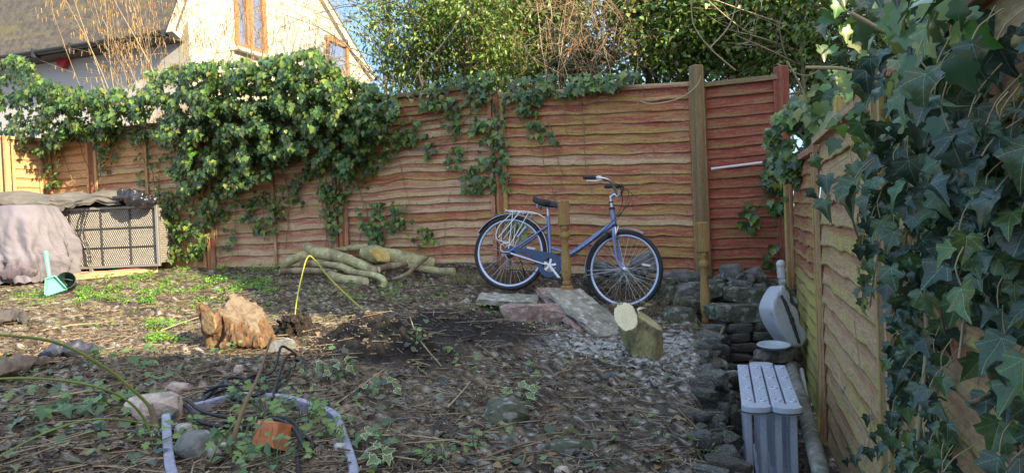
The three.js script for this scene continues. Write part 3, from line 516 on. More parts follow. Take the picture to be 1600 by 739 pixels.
bareTree('bare_tree', 'leafless grey tree against the blue sky', geoY(at(600, 200, 15)), at(610, -40, 15), .5, { n: 70, r: .055, len: 2.1, seed: 2, group: 'leafless trees beyond the back fence' });
bareTree('bare_tree', 'leafless tree whose pale branches fork above the red panel', geoY(at(1270, 200, 7.6)), at(1250, 40, 7.6), .3, { n: 26, r: .045, len: 1.1, seed: 4, mat: M.twigPale, lean: -.4, group: 'leafless trees beyond the back fence' });
{ // hazel in front of the house: many upright stems with hanging catkins
  const base = geoY(at(350, 300, 10.6)), g = thing('hazel_shrub', 'bare hazel stems with hanging brown catkins before the house', 'shrub', base, 'leafless shrubs before the house'), K = [], tw = [];
  rnd = mulberry(77);
  const cat = new THREE.CylinderGeometry(.1, .07, 1, 5).translate(0, -.5, 0), gm = std({ color: lin(1, 1, 1), roughness: .9 });
  for (let i = 0; i < 74; i++) {
    const px = lerp(110, 520, (i + rnd()) / 74), d = rr(10, 11.2), foot = geoY(at(lerp(px, 340, .55), 330, d)), top = at(px + (px - 330) * .18 + rr(-45, 45), rr(-70, 30), d + rr(-.3, .3));
    const mid = foot.clone().lerp(top, .55).add(rv(.34)), s = [foot, mid, top], r = rr(.004, .008);
    if (i % 3 === 0) mesh('stem', local(tube(s, [r * 1.7, r * .35], { seg: 12, radial: 5 }), base), pick([M.twigPale, M.twig]), g); else tw.push(tube(s, [r * 1.3, r * .3], { seg: 10, radial: 4, cap: false }));
    const cv = new THREE.CatmullRomCurve3(s);
    for (let k = 0; k < 9; k++) { const q = cv.getPoint(rr(.45, 1)), e = q.clone().add(V(rr(-.5, .5), rr(-.05, .4), rr(-.35, .35))); tw.push(tube([q, q.clone().lerp(e, .5).add(rv(.03)), e], [.0035, .0018], { seg: 3, radial: 3, cap: false })); const many = px < 290 ? 4 : 2; for (let c = 0; c < many; c++) if (rnd() < .75) K.push(q.clone().lerp(e, rnd())); }
  }
  mesh('branch', local(merge(tw), base), M.twig, g).userData.kind = 'stuff';
  const im = new THREE.InstancedMesh(cat, gm, K.length); im.name = 'catkin'; im.userData.kind = 'stuff'; im.castShadow = im.receiveShadow = true;
  K.forEach((p, i) => { const l = rr(.04, .09); _m.makeRotationZ(rr(-.25, .25)).scale(V(l * .9, l, l * .9)).setPosition(p.clone().sub(base)); im.setMatrixAt(i, _m); im.setColorAt(i, _c.setRGB(...pick([[.32, .20, .08], [.26, .16, .07], [.36, .25, .11], [.22, .13, .06]]))); });
  g.add(im);
}
{ // tangle of dead climber stems over the fence
  const base = geoY(at(915, 200, 8.4)), g = thing('climber_tangle', 'tangle of dead brown climber stems hanging over the fence', 'climber', base), tw = [];
  rnd = mulberry(91);
  for (let i = 0; i < 230; i++) {
    const c = at(rr(850, 1000), rr(-30, 105), rr(8.0, 8.8)), a = c.clone().add(rv(.25)), b = a.clone().add(V(rr(-.4, .4), rr(-.5, .4), rr(-.25, .25))), e = b.clone().add(V(rr(-.4, .4), rr(-.6, .2), rr(-.25, .25)));
    tw.push(tube([a, b, b.clone().lerp(e, .5).add(rv(.12)), e], [rr(.0025, .006), .002], { seg: 9, radial: 4, cap: false }));
  }
  for (let i = 0; i < 5; i++) { const x = rr(820, 1000), s = [[x, rr(0, 60)], [x + rr(-25, 25), 70], [x + rr(-20, 20), 130], [x + rr(-20, 20), rr(150, 200)]].map(([u, v], k) => at(u, v, 8.3 - (k > 1 ? .75 : 0) + rr(-.1, .1))); mesh('vine', local(tube(s, [.005, .003], { seg: 18, radial: 5 }), base), M.twigPale, g); }
  for (const s of [[[660, 135], [655, 110], [690, 70], [740, 0]], [[840, 100], [820, 70], [860, 40], [855, -20]], [[990, 155], [1030, 162], [1070, 150], [1092, 130], [1096, 118]], [[950, 140], [1000, 155], [1005, 135]], [[1150, 110], [1110, 75], [1085, 40], [1080, 0]], [[1110, 75], [1140, 40], [1155, -10]], [[1215, 100], [1260, 118], [1290, 105], [1330, 95]], [[1230, 95], [1250, 130], [1262, 160]]]) { const lo = s.some(([, y]) => y > 120); mesh('vine', local(tube(s.map(([x, y]) => at(x, y, (x > 1000 ? 7.1 : 7.7) + (lo ? -.75 : 0))), [.008, .005], { seg: 20, radial: 6, bump: .15 }), base), M.twigPale, g); }
  mesh('branch', local(merge(tw), base), std({ color: lin(.25, .16, .09), roughness: .9 }), g).userData.kind = 'stuff';
}
{ // dry stems over the fence right of the big ivy
  const base = at(520, 125, 8.3), g = thing('climber_tangle', 'pale dry stems arching off the big ivy toward the house window', 'climber', base), tw = [];
  rnd = mulberry(93);
  for (let i = 0; i < 60; i++) { const a = at(rr(480, 570), rr(115, 145), rr(8.1, 8.6)), e = at(rr(470, 600), rr(88, 150), rr(8.0, 8.5)); tw.push(tube([a, a.clone().lerp(e, .5).add(V(0, rr(-.05, .2), rr(-.1, .1))), e], [.005, .0025], { seg: 7, radial: 4, cap: false })); }
  mesh('branch', local(merge(tw), base), M.twigPale, g).userData.kind = 'stuff';
}
// unseen houses and evergreen added off frame right, shaped to shade the garden
{
  const wallM = plain([.42, .30, .22], .95), roofM = plain([.10, .075, .06], .9);
  const gable = (name, label, x0, x1, z0, z1, eave, ridge) => {
    const t = thing(name, label, 'house', V((x0 + x1) / 2, 0, (z0 + z1) / 2), 'unseen houses added past the right edge'), zm = (z0 + z1) / 2, s = new THREE.Shape(); s.moveTo(z0 - zm, 0); s.lineTo(z0 - zm, eave); s.lineTo(0, ridge); s.lineTo(z1 - zm, eave); s.lineTo(z1 - zm, 0); s.closePath();
    mesh('wall', new THREE.ExtrudeGeometry(s, { depth: x1 - x0, bevelEnabled: false }).translate(0, 0, -(x1 - x0) / 2).rotateY(-Math.PI / 2), wallM, t);
    for (const q of [-1, 1]) { const w = (z1 - z0) / 2, l = Math.hypot(w, ridge - eave) + .3, m = mesh('roof_slope', box(x1 - x0 + .3, .1, l), roofM, t); m.position.set(0, (eave + ridge) / 2 + .04, q * (w / 2 + .05)); m.rotation.x = q * Math.atan2(ridge - eave, w); }
  };
  gable('added_side_house', 'unseen brick gabled house added past the right edge to shade the fence', 6, 13, -4.9, .05, 5.2, 7.4);
  gable('added_rear_house', 'unseen brick house added behind the viewpoint to shade the near soil', 4.2, 12, 2.6, 9, 5.6, 7.5);
}
shrub('hedge_tree', 'unseen dense evergreen added between the two houses to block low sun', V(6.3, 2.4, 1.3), V(.7, 2.0, 1.15), { leaves: 9000, clumps: 150, pal: laurel, geo: broad, size: [.12, .18], clump: .36, seed: 12, group: 'trees beyond the right fence', hollow: 0 });  // added evergreen, sized to close the gap and shade the middle ground
// ---------------------------------------------------------------- the bicycle
{
  const rear = at(797, 395, 6.45), front = at(976, 422, 6.15), f = front.clone().sub(rear), WB = f.length(); f.normalize();
  const u0 = V(0, 1, 0).addScaledVector(f, -f.y).normalize(), r0 = f.clone().cross(u0), lean = .15;
  const u = u0.clone().multiplyScalar(Math.cos(lean)).addScaledVector(r0, -Math.sin(lean)), r = f.clone().cross(u);
  const bike = thing('bicycle', 'blue step-through bicycle with chrome rear rack leaning by the fence', 'bicycle', rear);
  bike.quaternion.setFromRotationMatrix(new THREE.Matrix4().makeBasis(f, u, r));
  const blue = phys({ color: lin(.13, .20, .42), metalness: .25, roughness: .38, clearcoat: .6, clearcoatRoughness: .25 }), deepBlue = plain([.022, .05, .125], .45), chrome = plain([.62, .63, .66], .28, { metalness: .85 }), alu = plain([.55, .57, .63], .38, { metalness: .7 }), rim = plain([.42, .48, .62], .35, { metalness: .6 }), white = plain([.62, .62, .6], .5), guard = plain([.06, .075, .10], .45);
  const Q = (x, y, z = 0) => V(x, y, z), BB = Q(.40, -.06), HL = Q(.905, .385), HU = Q(.865, .515), axis = HU.clone().sub(HL).normalize();
  const steer = new THREE.Matrix4().makeTranslation(HL.x, HL.y, HL.z).multiply(new THREE.Matrix4().makeRotationAxis(axis, -.2)).multiply(new THREE.Matrix4().makeTranslation(-HL.x, -HL.y, -HL.z));
  const S = (g) => g.applyMatrix4(steer);
  const wheel = (name, c, M4) => {
    const w = new THREE.Group(); w.name = name; bike.add(w); w.applyMatrix4((M4 ?? new THREE.Matrix4()).clone().multiply(new THREE.Matrix4().makeTranslation(c.x, c.y, c.z)));
    mesh('tyre', new THREE.TorusGeometry(.326, .0195, 10, 72), M.rubber, w);
    const pr = [[.292, -.011], [.308, -.0125], [.311, -.009], [.311, .009], [.308, .0125], [.292, .011], [.289, 0], [.292, -.011]].map(([a, b]) => new THREE.Vector2(a, b));
    mesh('rim', new THREE.LatheGeometry(pr, 72).rotateX(Math.PI / 2), rim, w);
    const sp = []; for (let i = 0; i < 36; i++) { const a = i / 36 * Math.PI * 2, k = (i % 4 < 2 ? .9 : -.9), z = i % 2 ? .028 : -.028; sp.push(rod(Q(Math.cos(a + k) * .022, Math.sin(a + k) * .022, z), Q(Math.cos(a) * .292, Math.sin(a) * .292, 0), .0013, 4)); }
    mesh('spokes', merge(sp), chrome, w).userData.kind = 'stuff';
    mesh('hub', new THREE.LatheGeometry([[0, -.05], [.008, -.05], [.008, -.034], [.026, -.032], [.026, -.027], [.014, -.022], [.014, .022], [.026, .027], [.026, .032], [.008, .034], [.008, .05], [0, .05]].map(([a, b]) => new THREE.Vector2(a, b)), 16).rotateX(Math.PI / 2), alu, w);
    mesh('reflector', box(.075, .018, .012, .19, .07, .005), white, w);
    return w;
  };
  const rw = wheel('rear_wheel', Q(0, 0)); wheel('front_wheel', Q(WB, 0), steer);
  mesh('cassette', new THREE.LatheGeometry([[.01, 0], [.055, 0], [.055, .004], [.045, .006], [.045, .012], [.033, .014], [.033, .022], [.01, .024]].map(([a, b]) => new THREE.Vector2(a, b)), 20).rotateX(Math.PI / 2).translate(0, 0, .034), plain([.12, .11, .10], .5, { metalness: .7 }), rw);
  const tb = (pts, r, o) => tube(pts, r, { seg: 16, radial: 10, ...o });
  const fr = [tb([Q(.905, .40), Q(.80, .30), Q(.62, .12), Q(.50, .015), Q(.42, -.045)], [.024, .026]), tb([BB, Q(.345, .18), Q(.298, .385)], .0165), rod(HL.clone().addScaledVector(axis, -.005), HU, .022, 12), tb([Q(.70, .16), Q(.55, .08), Q(.36, .10)], .010)];
  for (const z of [-1, 1]) { fr.push(tb([Q(0, 0, .064 * z), Q(.17, .15, .05 * z), Q(.312, .29, .02 * z)], .0085), tb([Q(0, 0, .062 * z), Q(.2, -.03, .052 * z), Q(.39, -.058, .03 * z)], .010)); }
  fr.push(rod(Q(.40, -.06, -.04), Q(.40, -.06, .04), .022, 12));
  mesh('frame', merge(fr), blue, bike);
  { // pale script on the down tube
    const p = []; const a = Q(.735, .222, .0265), b = Q(.58, .075, .0265), d = b.clone().sub(a), l = d.length(), n = 11; const ang = Math.atan2(d.y, d.x);
    for (let i = 0; i < n; i++) { const c = a.clone().addScaledVector(d, i / (n - 1)); p.push(box(.004, .018 - (i % 3) * .004, .0012).rotateZ(ang + .25).translate(c.x, c.y, c.z), box(.009, .0035, .0012).rotateZ(ang).translate(c.x + (i % 2 ? .004 : -.003), c.y + (i % 2 ? .006 : -.005), c.z + .0004)); }
    mesh('tube_lettering', merge(p), white, bike).userData.kind = 'stuff';
  }
  mesh('chrome_stay', rod(Q(.03, -.01, .075), Q(.37, -.062, .07), .007), chrome, bike);
  const fk = []; for (const z of [-1, 1]) fk.push(tb([Q(.912, .345, .0), Q(.918, .338, .046 * z), Q(.955, .2, .055 * z), Q(1.0, .07, .056 * z), Q(WB, 0, .056 * z)], [.014, .014, .012, .0085])); fk.push(rod(Q(.91, .37, 0), Q(.914, .335, 0), .02));
  mesh('fork', S(merge(fk)), blue, bike);
  mesh('stem', S(merge([rod(HU, Q(.832, .635), .0125, 12), tb([Q(.835, .62), Q(.86, .645), Q(.90, .65)], .0125), rod(Q(.90, .65, -.025), Q(.90, .65, .025), .019)])), alu, bike);
  mesh('headset', S(merge([rod(HU.clone().addScaledVector(axis, -.004), HU.clone().addScaledVector(axis, .018), .026, 12), rod(HL.clone().addScaledVector(axis, -.02), HL.clone().addScaledVector(axis, .002), .026, 12), rod(Q(.848, .572), Q(.845, .582), .02)])), M.black, bike);
  const bars = new THREE.Group(); bars.name = 'handlebar'; bike.add(bars);
  const bp = (z) => [Q(.90, .65, 0), Q(.905, .655, .05 * z), Q(.895, .70, .12 * z), Q(.87, .745, .19 * z), Q(.80, .755, .25 * z), Q(.68, .745, .275 * z)];
  for (const z of [1, -1]) {
    mesh('bar', S(tb(bp(z), .011, { seg: 26 })), z > 0 ? chrome : M.black, bars);
    mesh('grip', S(rod(Q(.775, .754, .258 * z), Q(.665, .743, .277 * z), .0165)), M.rubber, bars);
    mesh('brake_lever', S(tb([Q(.82, .74, .24 * z), Q(.79, .725, .265 * z), Q(.70, .715, .285 * z)], [.008, .005])), chrome, bars);
    mesh('shifter', S(rod(Q(.815, .752, .245 * z), Q(.785, .754, .255 * z), .02)), z > 0 ? white : M.black, bars);
  }
  for (const p of [[Q(.83, .74, .235), Q(.93, .72, .1), Q(.96, .6, .03), Q(.93, .45, .03)], [Q(.83, .74, -.235), Q(.96, .70, -.1), Q(.97, .55, -.02), Q(.92, .40, .03)], [Q(.82, .73, -.24), Q(.99, .68, -.12), Q(.99, .55, 0), Q(.90, .42, .028)]]) mesh('brake_cable', S(tb(p, .003, { radial: 5, seg: 24 })), M.black, bike);
  mesh('brake_cable', tb([Q(.9, .42, .03), Q(.78, .265, .03), Q(.6, .09, .03), Q(.45, -.02, .03)], .003, { radial: 5 }), M.black, bike);
  mesh('seat_post', rod(Q(.312, .32), Q(.282, .455), .0125, 12), alu, bike);
  const ss = new THREE.Shape(); ss.moveTo(-.12, -.085); ss.quadraticCurveTo(-.15, 0, -.12, .085); ss.quadraticCurveTo(-.03, .09, .02, .03); ss.quadraticCurveTo(.10, .018, .15, .012); ss.quadraticCurveTo(.16, 0, .15, -.012); ss.quadraticCurveTo(.10, -.018, .02, -.03); ss.quadraticCurveTo(-.03, -.09, -.12, -.085);
  const sg = new THREE.ExtrudeGeometry(ss, { depth: .022, bevelEnabled: true, bevelThickness: .016, bevelSize: .012, bevelSegments: 3 }).rotateX(-Math.PI / 2);
  { const p = sg.attributes.position; for (let i = 0; i < p.count; i++) { const x = p.getX(i); p.setY(i, p.getY(i) + (x < 0 ? x * x * 1.6 : x * x * .4)); } sg.computeVertexNormals(); }
  const sad = mesh('saddle', sg.translate(.285, .475, 0), M.black, bike);
  mesh('saddle_rail', merge([-1, 1].map((z) => tb([Q(.19, .475, .03 * z), Q(.24, .458, .022 * z), Q(.36, .462, .016 * z), Q(.42, .48, .008 * z)], .0035))), chrome, sad); sad.children[0].userData.kind = 'stuff';
  for (const z of [-1, 1]) { const cs = []; for (let i = 0; i < 40; i++) { const a = i * .9; cs.push(Q(.20 + Math.cos(a) * .014, .435 + i * .0009, .05 * z + Math.sin(a) * .014)); } mesh('saddle_spring', tube(cs, .003, { seg: 80, radial: 5 }), chrome, bike); }
  const cg = new THREE.Shape(), A0 = 1.15, A1 = Math.PI * 2 - 2.45; cg.absarc(.40, -.06, .108, -2.45, Math.PI - A0 - .15, false); cg.quadraticCurveTo(.27, .055, .19, .052); cg.lineTo(.0, .052); cg.quadraticCurveTo(-.02, .035, .0, .02); cg.lineTo(.16, .008); cg.quadraticCurveTo(.27, -.02, .32, -.13);
  const hole = new THREE.Path(); hole.absarc(.40, -.06, .063, 0, Math.PI * 2, true); cg.holes.push(hole);
  mesh('chain_guard', new THREE.ExtrudeGeometry(cg, { depth: .012, bevelEnabled: true, bevelThickness: .003, bevelSize: .003, bevelSegments: 1, curveSegments: 28 }).translate(0, 0, .05), deepBlue, bike);
  const crank = new THREE.Group(); crank.name = 'crank'; bike.add(crank);
  const star = []; for (let i = 0; i < 5; i++) { const a = i / 5 * 6.283 + .3; star.push(box(.07, .02, .005, .035, 0, 0).rotateZ(a).translate(.40, -.06, .056)); } star.push(new THREE.CylinderGeometry(.022, .022, .012, 16).rotateX(Math.PI / 2).translate(.40, -.06, .056));
  mesh('spider', merge(star), alu, crank);
  mesh('chainring', new THREE.TorusGeometry(.075, .005, 6, 40).translate(.40, -.06, .045), plain([.1, .1, .1], .4, { metalness: .8 }), crank);
  mesh('crank_arm', box(.17, .024, .014, .085, 0, 0, .005).rotateZ(-.75).translate(.40, -.06, .074), alu, crank);
  mesh('crank_arm', box(.17, .024, .014, .085, 0, 0, .005).rotateZ(-.75 + Math.PI).translate(.40, -.06, -.074), alu, crank);
  for (const [a, z] of [[-.75, .13], [-.75 + Math.PI, -.13]]) mesh('pedal', box(.09, .024, .085, 0, 0, 0, .006).translate(.40 + Math.cos(a) * .165, -.06 + Math.sin(a) * .165, z), M.black, crank);
  const guardGeo = (R, a0, a1, w) => { const pos = [], idx = [], n = 40, k = 6; for (let i = 0; i <= n; i++) { const a = lerp(a0, a1, i / n); for (let j = 0; j <= k; j++) { const b = (j / k - .5) * 2.4, rr_ = R + Math.cos(b) * w * .5; pos.push(Math.cos(a) * rr_, Math.sin(a) * rr_, Math.sin(b) * w * .55); if (i < n && j < k) { const o = i * (k + 1) + j; idx.push(o, o + 1, o + k + 1, o + 1, o + k + 2, o + k + 1); } } } const g = new THREE.BufferGeometry(); g.setAttribute('position', new THREE.Float32BufferAttribute(pos, 3)); g.setIndex(idx); g.computeVertexNormals(); return g; };
  const hoop = (R, a0, a1, z) => { const p = []; for (let i = 0; i <= 20; i++) { const a = lerp(a0, a1, i / 20); p.push(Q(Math.cos(a) * R, Math.sin(a) * R, z)); } return tube(p, .003, { seg: 40, radial: 5 }); };
  const rg = mesh('mudguard', guardGeo(.345, 2.75, -.05, .05), guard, bike); mesh('mudguard_edge', hoop(.357, 2.75, -.05, .026), chrome, rg);
  const fg = mesh('mudguard', S(guardGeo(.345, 3.35, 1.2, .05).translate(WB, 0, 0)), plain([.30, .33, .42], .35, { metalness: .5 }), bike); mesh('mudguard_edge', S(hoop(.357, 3.35, 1.2, .026).translate(WB, 0, 0)), chrome, fg);
  for (const [a, z] of [[3.3, 1], [3.3, -1]]) mesh('mudguard_stay', S(merge([rod(Q(WB + Math.cos(a) * .35, Math.sin(a) * .35, .028 * z), Q(WB, .01, .06 * z), .0025, 5), rod(Q(WB + Math.cos(a + .12) * .35, Math.sin(a + .12) * .35, .028 * z), Q(WB, .01, .06 * z), .0025, 5)])), chrome, bike);
  mesh('front_brake', S(merge([tb([Q(.93, .36, .03), Q(.945, .31, .05), Q(.95, .27, .045)], .008), rod(Q(.945, .375, .0), Q(.95, .30, .05), .006)])), chrome, bike);
  mesh('bottle_dynamo', S(rod(Q(.885, .30, .06), Q(.86, .25, .055), .02)), M.black, bike);
  const rk = [], R = (a, b, q = .0048) => rk.push(rod(a, b, q, 6));
  for (const z of [-1, 1]) { const Z = .06 * z; rk.push(tb([Q(-.09, .375, Z * .8), Q(.05, .385, Z), Q(.2, .385, Z), Q(.27, .36, Z), Q(.30, .33, .03 * z)], .0055)); R(Q(-.02, .38, Z), Q(.0, .03, Z * 1.15)); R(Q(.13, .385, Z), Q(.005, .06, Z * 1.15)); R(Q(.05, .385, Z), Q(-.11, .12, Z * 1.3)); rk.push(tb([Q(-.03, .35, Z * 1.1), Q(-.13, .2, Z * 1.35), Q(-.12, .10, Z * 1.4), Q(.0, .09, Z * 1.2)], .0042), tb([Q(-.0, .08, Z * 1.2), Q(-.07, .06, Z * 1.3), Q(-.06, .0, Z * 1.3), Q(.0, .0, Z * 1.15)], .0042)); }
  for (const x of [-.09, 0, .1, .2]) R(Q(x, .382, -.058), Q(x, .382, .058)); R(Q(-.09, .378, 0), Q(.22, .385, 0)); rk.push(tb([Q(-.09, .375, -.048), Q(-.11, .375, 0), Q(-.09, .375, .048)], .0055));
  mesh('rear_rack', merge(rk), plain([.74, .74, .73], .35, { metalness: .45 }), bike);
  const dr = mesh('derailleur', merge([box(.05, .03, .02, -.03, -.035, .075, .004), tb([Q(-.02, -.03, .08), Q(.015, -.08, .08), Q(.03, -.13, .078)], [.012, .008]), new THREE.TorusGeometry(.018, .006, 6, 14).translate(.03, -.14, .075), new THREE.TorusGeometry(.018, .006, 6, 14).translate(.01, -.08, .075)]), plain([.2, .2, .22], .4, { metalness: .7 }), bike);
  mesh('chain', merge([rod(Q(.03, -.155, .06), Q(.37, -.13, .055), .004, 5), rod(Q(0, .05, .055), Q(.38, .015, .045), .004, 5)]), plain([.05, .045, .04], .5, { metalness: .6 }), dr).userData.kind = 'stuff';
  mesh('kickstand', tb([Q(.08, -.03, -.07), Q(.14, -.17, -.10), Q(.16, -.28, -.13)], .007), M.black, bike);
  for (const a of [.32]) mesh('pump', rod(Q(.06, .15, .045), Q(.125, .255, .045), .013), rim, bike);
}

{ // dry grass standing behind the wheels
  rnd = mulberry(451);
  for (const [label, px, py, d, n, h] of [['dry grass tuft growing behind the rear wheel', 800, 445, 6.75, 150, .34], ['dead stalks standing behind the front wheel', 985, 465, 6.5, 90, .3], ['dry grass along the fence foot left of the rear wheel', 728, 432, 7.0, 70, .2], ['dead bramble stalks right of the front tyre', 1030, 500, 5.9, 60, .22]]) {
    const b = at(px, py, d); b.y = height(b.x, b.z) - .01; const bl = []; for (let i = 0; i < n; i++) { const a = b.clone().add(V(rr(-.2, .2), 0, rr(-.1, .1))), q = V(rr(-1, 1), rr(.3, 1), rr(-.5, .5)).multiplyScalar(h * rr(.5, 1)); bl.push(tube([a, a.clone().addScaledVector(q, .6).add(V(0, h * .25, 0)), a.clone().add(q).add(V(rr(-.05, .05), rr(-.12, .05), 0))], [.003, .0012], { seg: 5, radial: 3, cap: false })); }
    const g = thing('grass_tuft', label, 'grass', b, 'dry grass tufts by the fence'); mesh('blades', local(merge(bl), b), pick([M.twigPale, M.twig, std({ color: lin(.24, .23, .10), roughness: .9 })]), g).userData.kind = 'stuff';
  }
}
// ---------------------------------------------------------------- turned newel posts
const newelMat = T.post.clone(); newelMat.color = lin(1.3, 1.15, .85);
function newel(label, px, top, bottom, d, w, lean) {
  const a = at(px[0], top, d), b = at(px[1], bottom, d), H = a.distanceTo(b), g = thing('newel_post', label, 'post', b, 'turned newel posts'); g.quaternion.setFromUnitVectors(V(0, 1, 0), a.clone().sub(b).normalize());
  const L = (t) => t * H, h = w / 2; mesh('top_block', timberBox(w, L(.30), w, 'y', 5).translate(0, L(.85), 0), newelMat, g);
  const pr = [[.0, 0], [.62, 0], [.78, .01], [.80, .045], [.66, .055], [.64, .08], [.84, .12], [.92, .24], [.80, .34], [.62, .46], [.55, .52], [.58, .54], [.86, .56], [.95, .585], [.86, .61], [.6, .62], [.56, .64], [.82, .66], [.85, .69], [.85, .702], [0, .702]].map(([r, y]) => new THREE.Vector2(r * h, L(y)));
  const lg = new THREE.LatheGeometry(pr, 20); mesh('turned_shaft', lg, newelMat, g);
  mesh('base_block', timberBox(w * 1.02, .5, w * 1.02, 'y', 8).translate(0, -.251, 0), newelMat, g); return g;
}
newel('turned newel post standing in front of the bicycle', [880, 886], 313, 446, 6.02, .096);
newel('tall mossy newel post standing before the rubble heap', [1097, 1104], 347, 505, 5.85, .094);

// ---------------------------------------------------------------- the log pile
function cutDisc(p, dir, r, mat, parent, o) { const m = mesh('cut_end', new THREE.CylinderGeometry(r, r, .004, 14), mat, parent); m.position.copy(p).addScaledVector(dir, .001).sub(o); m.quaternion.setFromUnitVectors(V(0, 1, 0), dir); return m; }
function log(name, label, pts, rpx, mat, ends = [1, 1], endMat = M.cutWood, bump = .1) {
  const P = pts.map(([x, y, d]) => at(x, y, d)), rad = rpx.map((r, i) => r / F * pts[Math.round(i / (rpx.length - 1) * (pts.length - 1))][2]), o = P[0].clone();
  const g = thing(name, label, 'log', o, 'cut logs in the pile'); mesh('bark', local(tube(P, rad, { seg: 28, radial: 12, bump, freq: 9, seed: pts[0][0] }), o), mat, g);
  if (ends[0]) cutDisc(P[0], P[0].clone().sub(P[1]).normalize(), rad[0] * .97, endMat, g, o);
  if (ends[1]) { const n = P.length - 1; cutDisc(P[n], P[n].clone().sub(P[n - 1]).normalize(), rad[rad.length - 1] * .97, endMat, g, o); }
  return g;
}
log('log', 'long forked grey green log arching across the top of the pile', [[478, 384, 7.6], [492, 394, 7.5], [515, 398, 7.4], [540, 405, 7.3], [560, 413, 7.2], [584, 424, 7.05]], [6, 9, 9.5, 9.5, 8, 6], M.bark, [1, 1], M.cutPale);
log('log', 'bent log curving down at the left end of the pile', [[441, 418, 7.5], [452, 408, 7.5], [470, 401, 7.55], [495, 397, 7.6], [530, 400, 7.7]], [6, 7, 8, 8, 7], M.bark);
log('log', 'straight slim log lying at the back of the pile', [[528, 391, 7.85], [550, 388, 7.8], [573, 386, 7.75]], [4.5, 5, 5.5], M.bark, [0, 1], M.cutPale);
{ const g = log('log', 'thick log with torn yellow heartwood at its left end', [[567, 394, 7.55], [585, 398, 7.5], [620, 403, 7.5], [678, 414, 7.5]], [10, 15, 14, 10], M.bark, [1, 1], M.cutWood, .12); const a = at(593, 399, 7.38); mesh('torn_heartwood', rock(.20, .11, .08, 71, { rough: .16, boxy: .2 }).rotateZ(-.35).translate(...a.sub(g.position).toArray()), std({ map: speckle([.62, .46, .14], [.50, .34, .09], [.68, .56, .26], 35, 8), roughness: .9 }), g); }
log('log', 'crooked thin log snaking out of the front of the pile', [[506, 412, 7.2], [530, 416, 7.1], [555, 426, 7.0], [585, 431, 6.9], [600, 440, 6.8], [597, 452, 6.75]], [4, 5, 5.5, 5.5, 5.5, 4.5], M.bark, [0, 0], M.cutWood, .2);
log('log', 'low brown log along the ground at the pile front left', [[437, 425, 7.2], [470, 423, 7.2], [500, 424, 7.15], [525, 426, 7.1]], [5, 5.5, 5, 5], M.barkBrown);
log('log', 'short stubby log with pale sawn end in front of the pile', [[515, 429, 6.95], [530, 435, 6.85], [550, 438, 6.8], [571, 441, 6.72]], [5.5, 7.5, 8, 7.5], M.bark, [1, 1], M.cutPale);
log('log', 'short forked log resting near the middle right of the pile', [[592, 421, 7.0], [605, 417, 7.05], [620, 415, 7.1], [636, 411, 7.15]], [5, 6, 5.5, 5], M.barkBrown, [1, 1], M.cutPale);
log('log', 'slender grey stick propped diagonally on the thick log', [[668, 402, 7.2], [650, 416, 7.05], [634, 429, 6.9], [612, 437, 6.85]], [2.6, 3.4, 3.4, 2.6], M.barkBrown, [0, 0]);
log('log', 'long smooth log lying out to the right end of the pile', [[632, 416, 7.3], [660, 420, 7.25], [690, 424, 7.2], [709, 425, 7.15]], [4.5, 5.5, 6, 6.5], M.bark);
log('log', 'dark log wedged under the arching log', [[470, 412, 7.45], [520, 414, 7.4], [575, 420, 7.35], [600, 424, 7.3]], [6, 7, 6.5, 5.5], M.barkBrown);

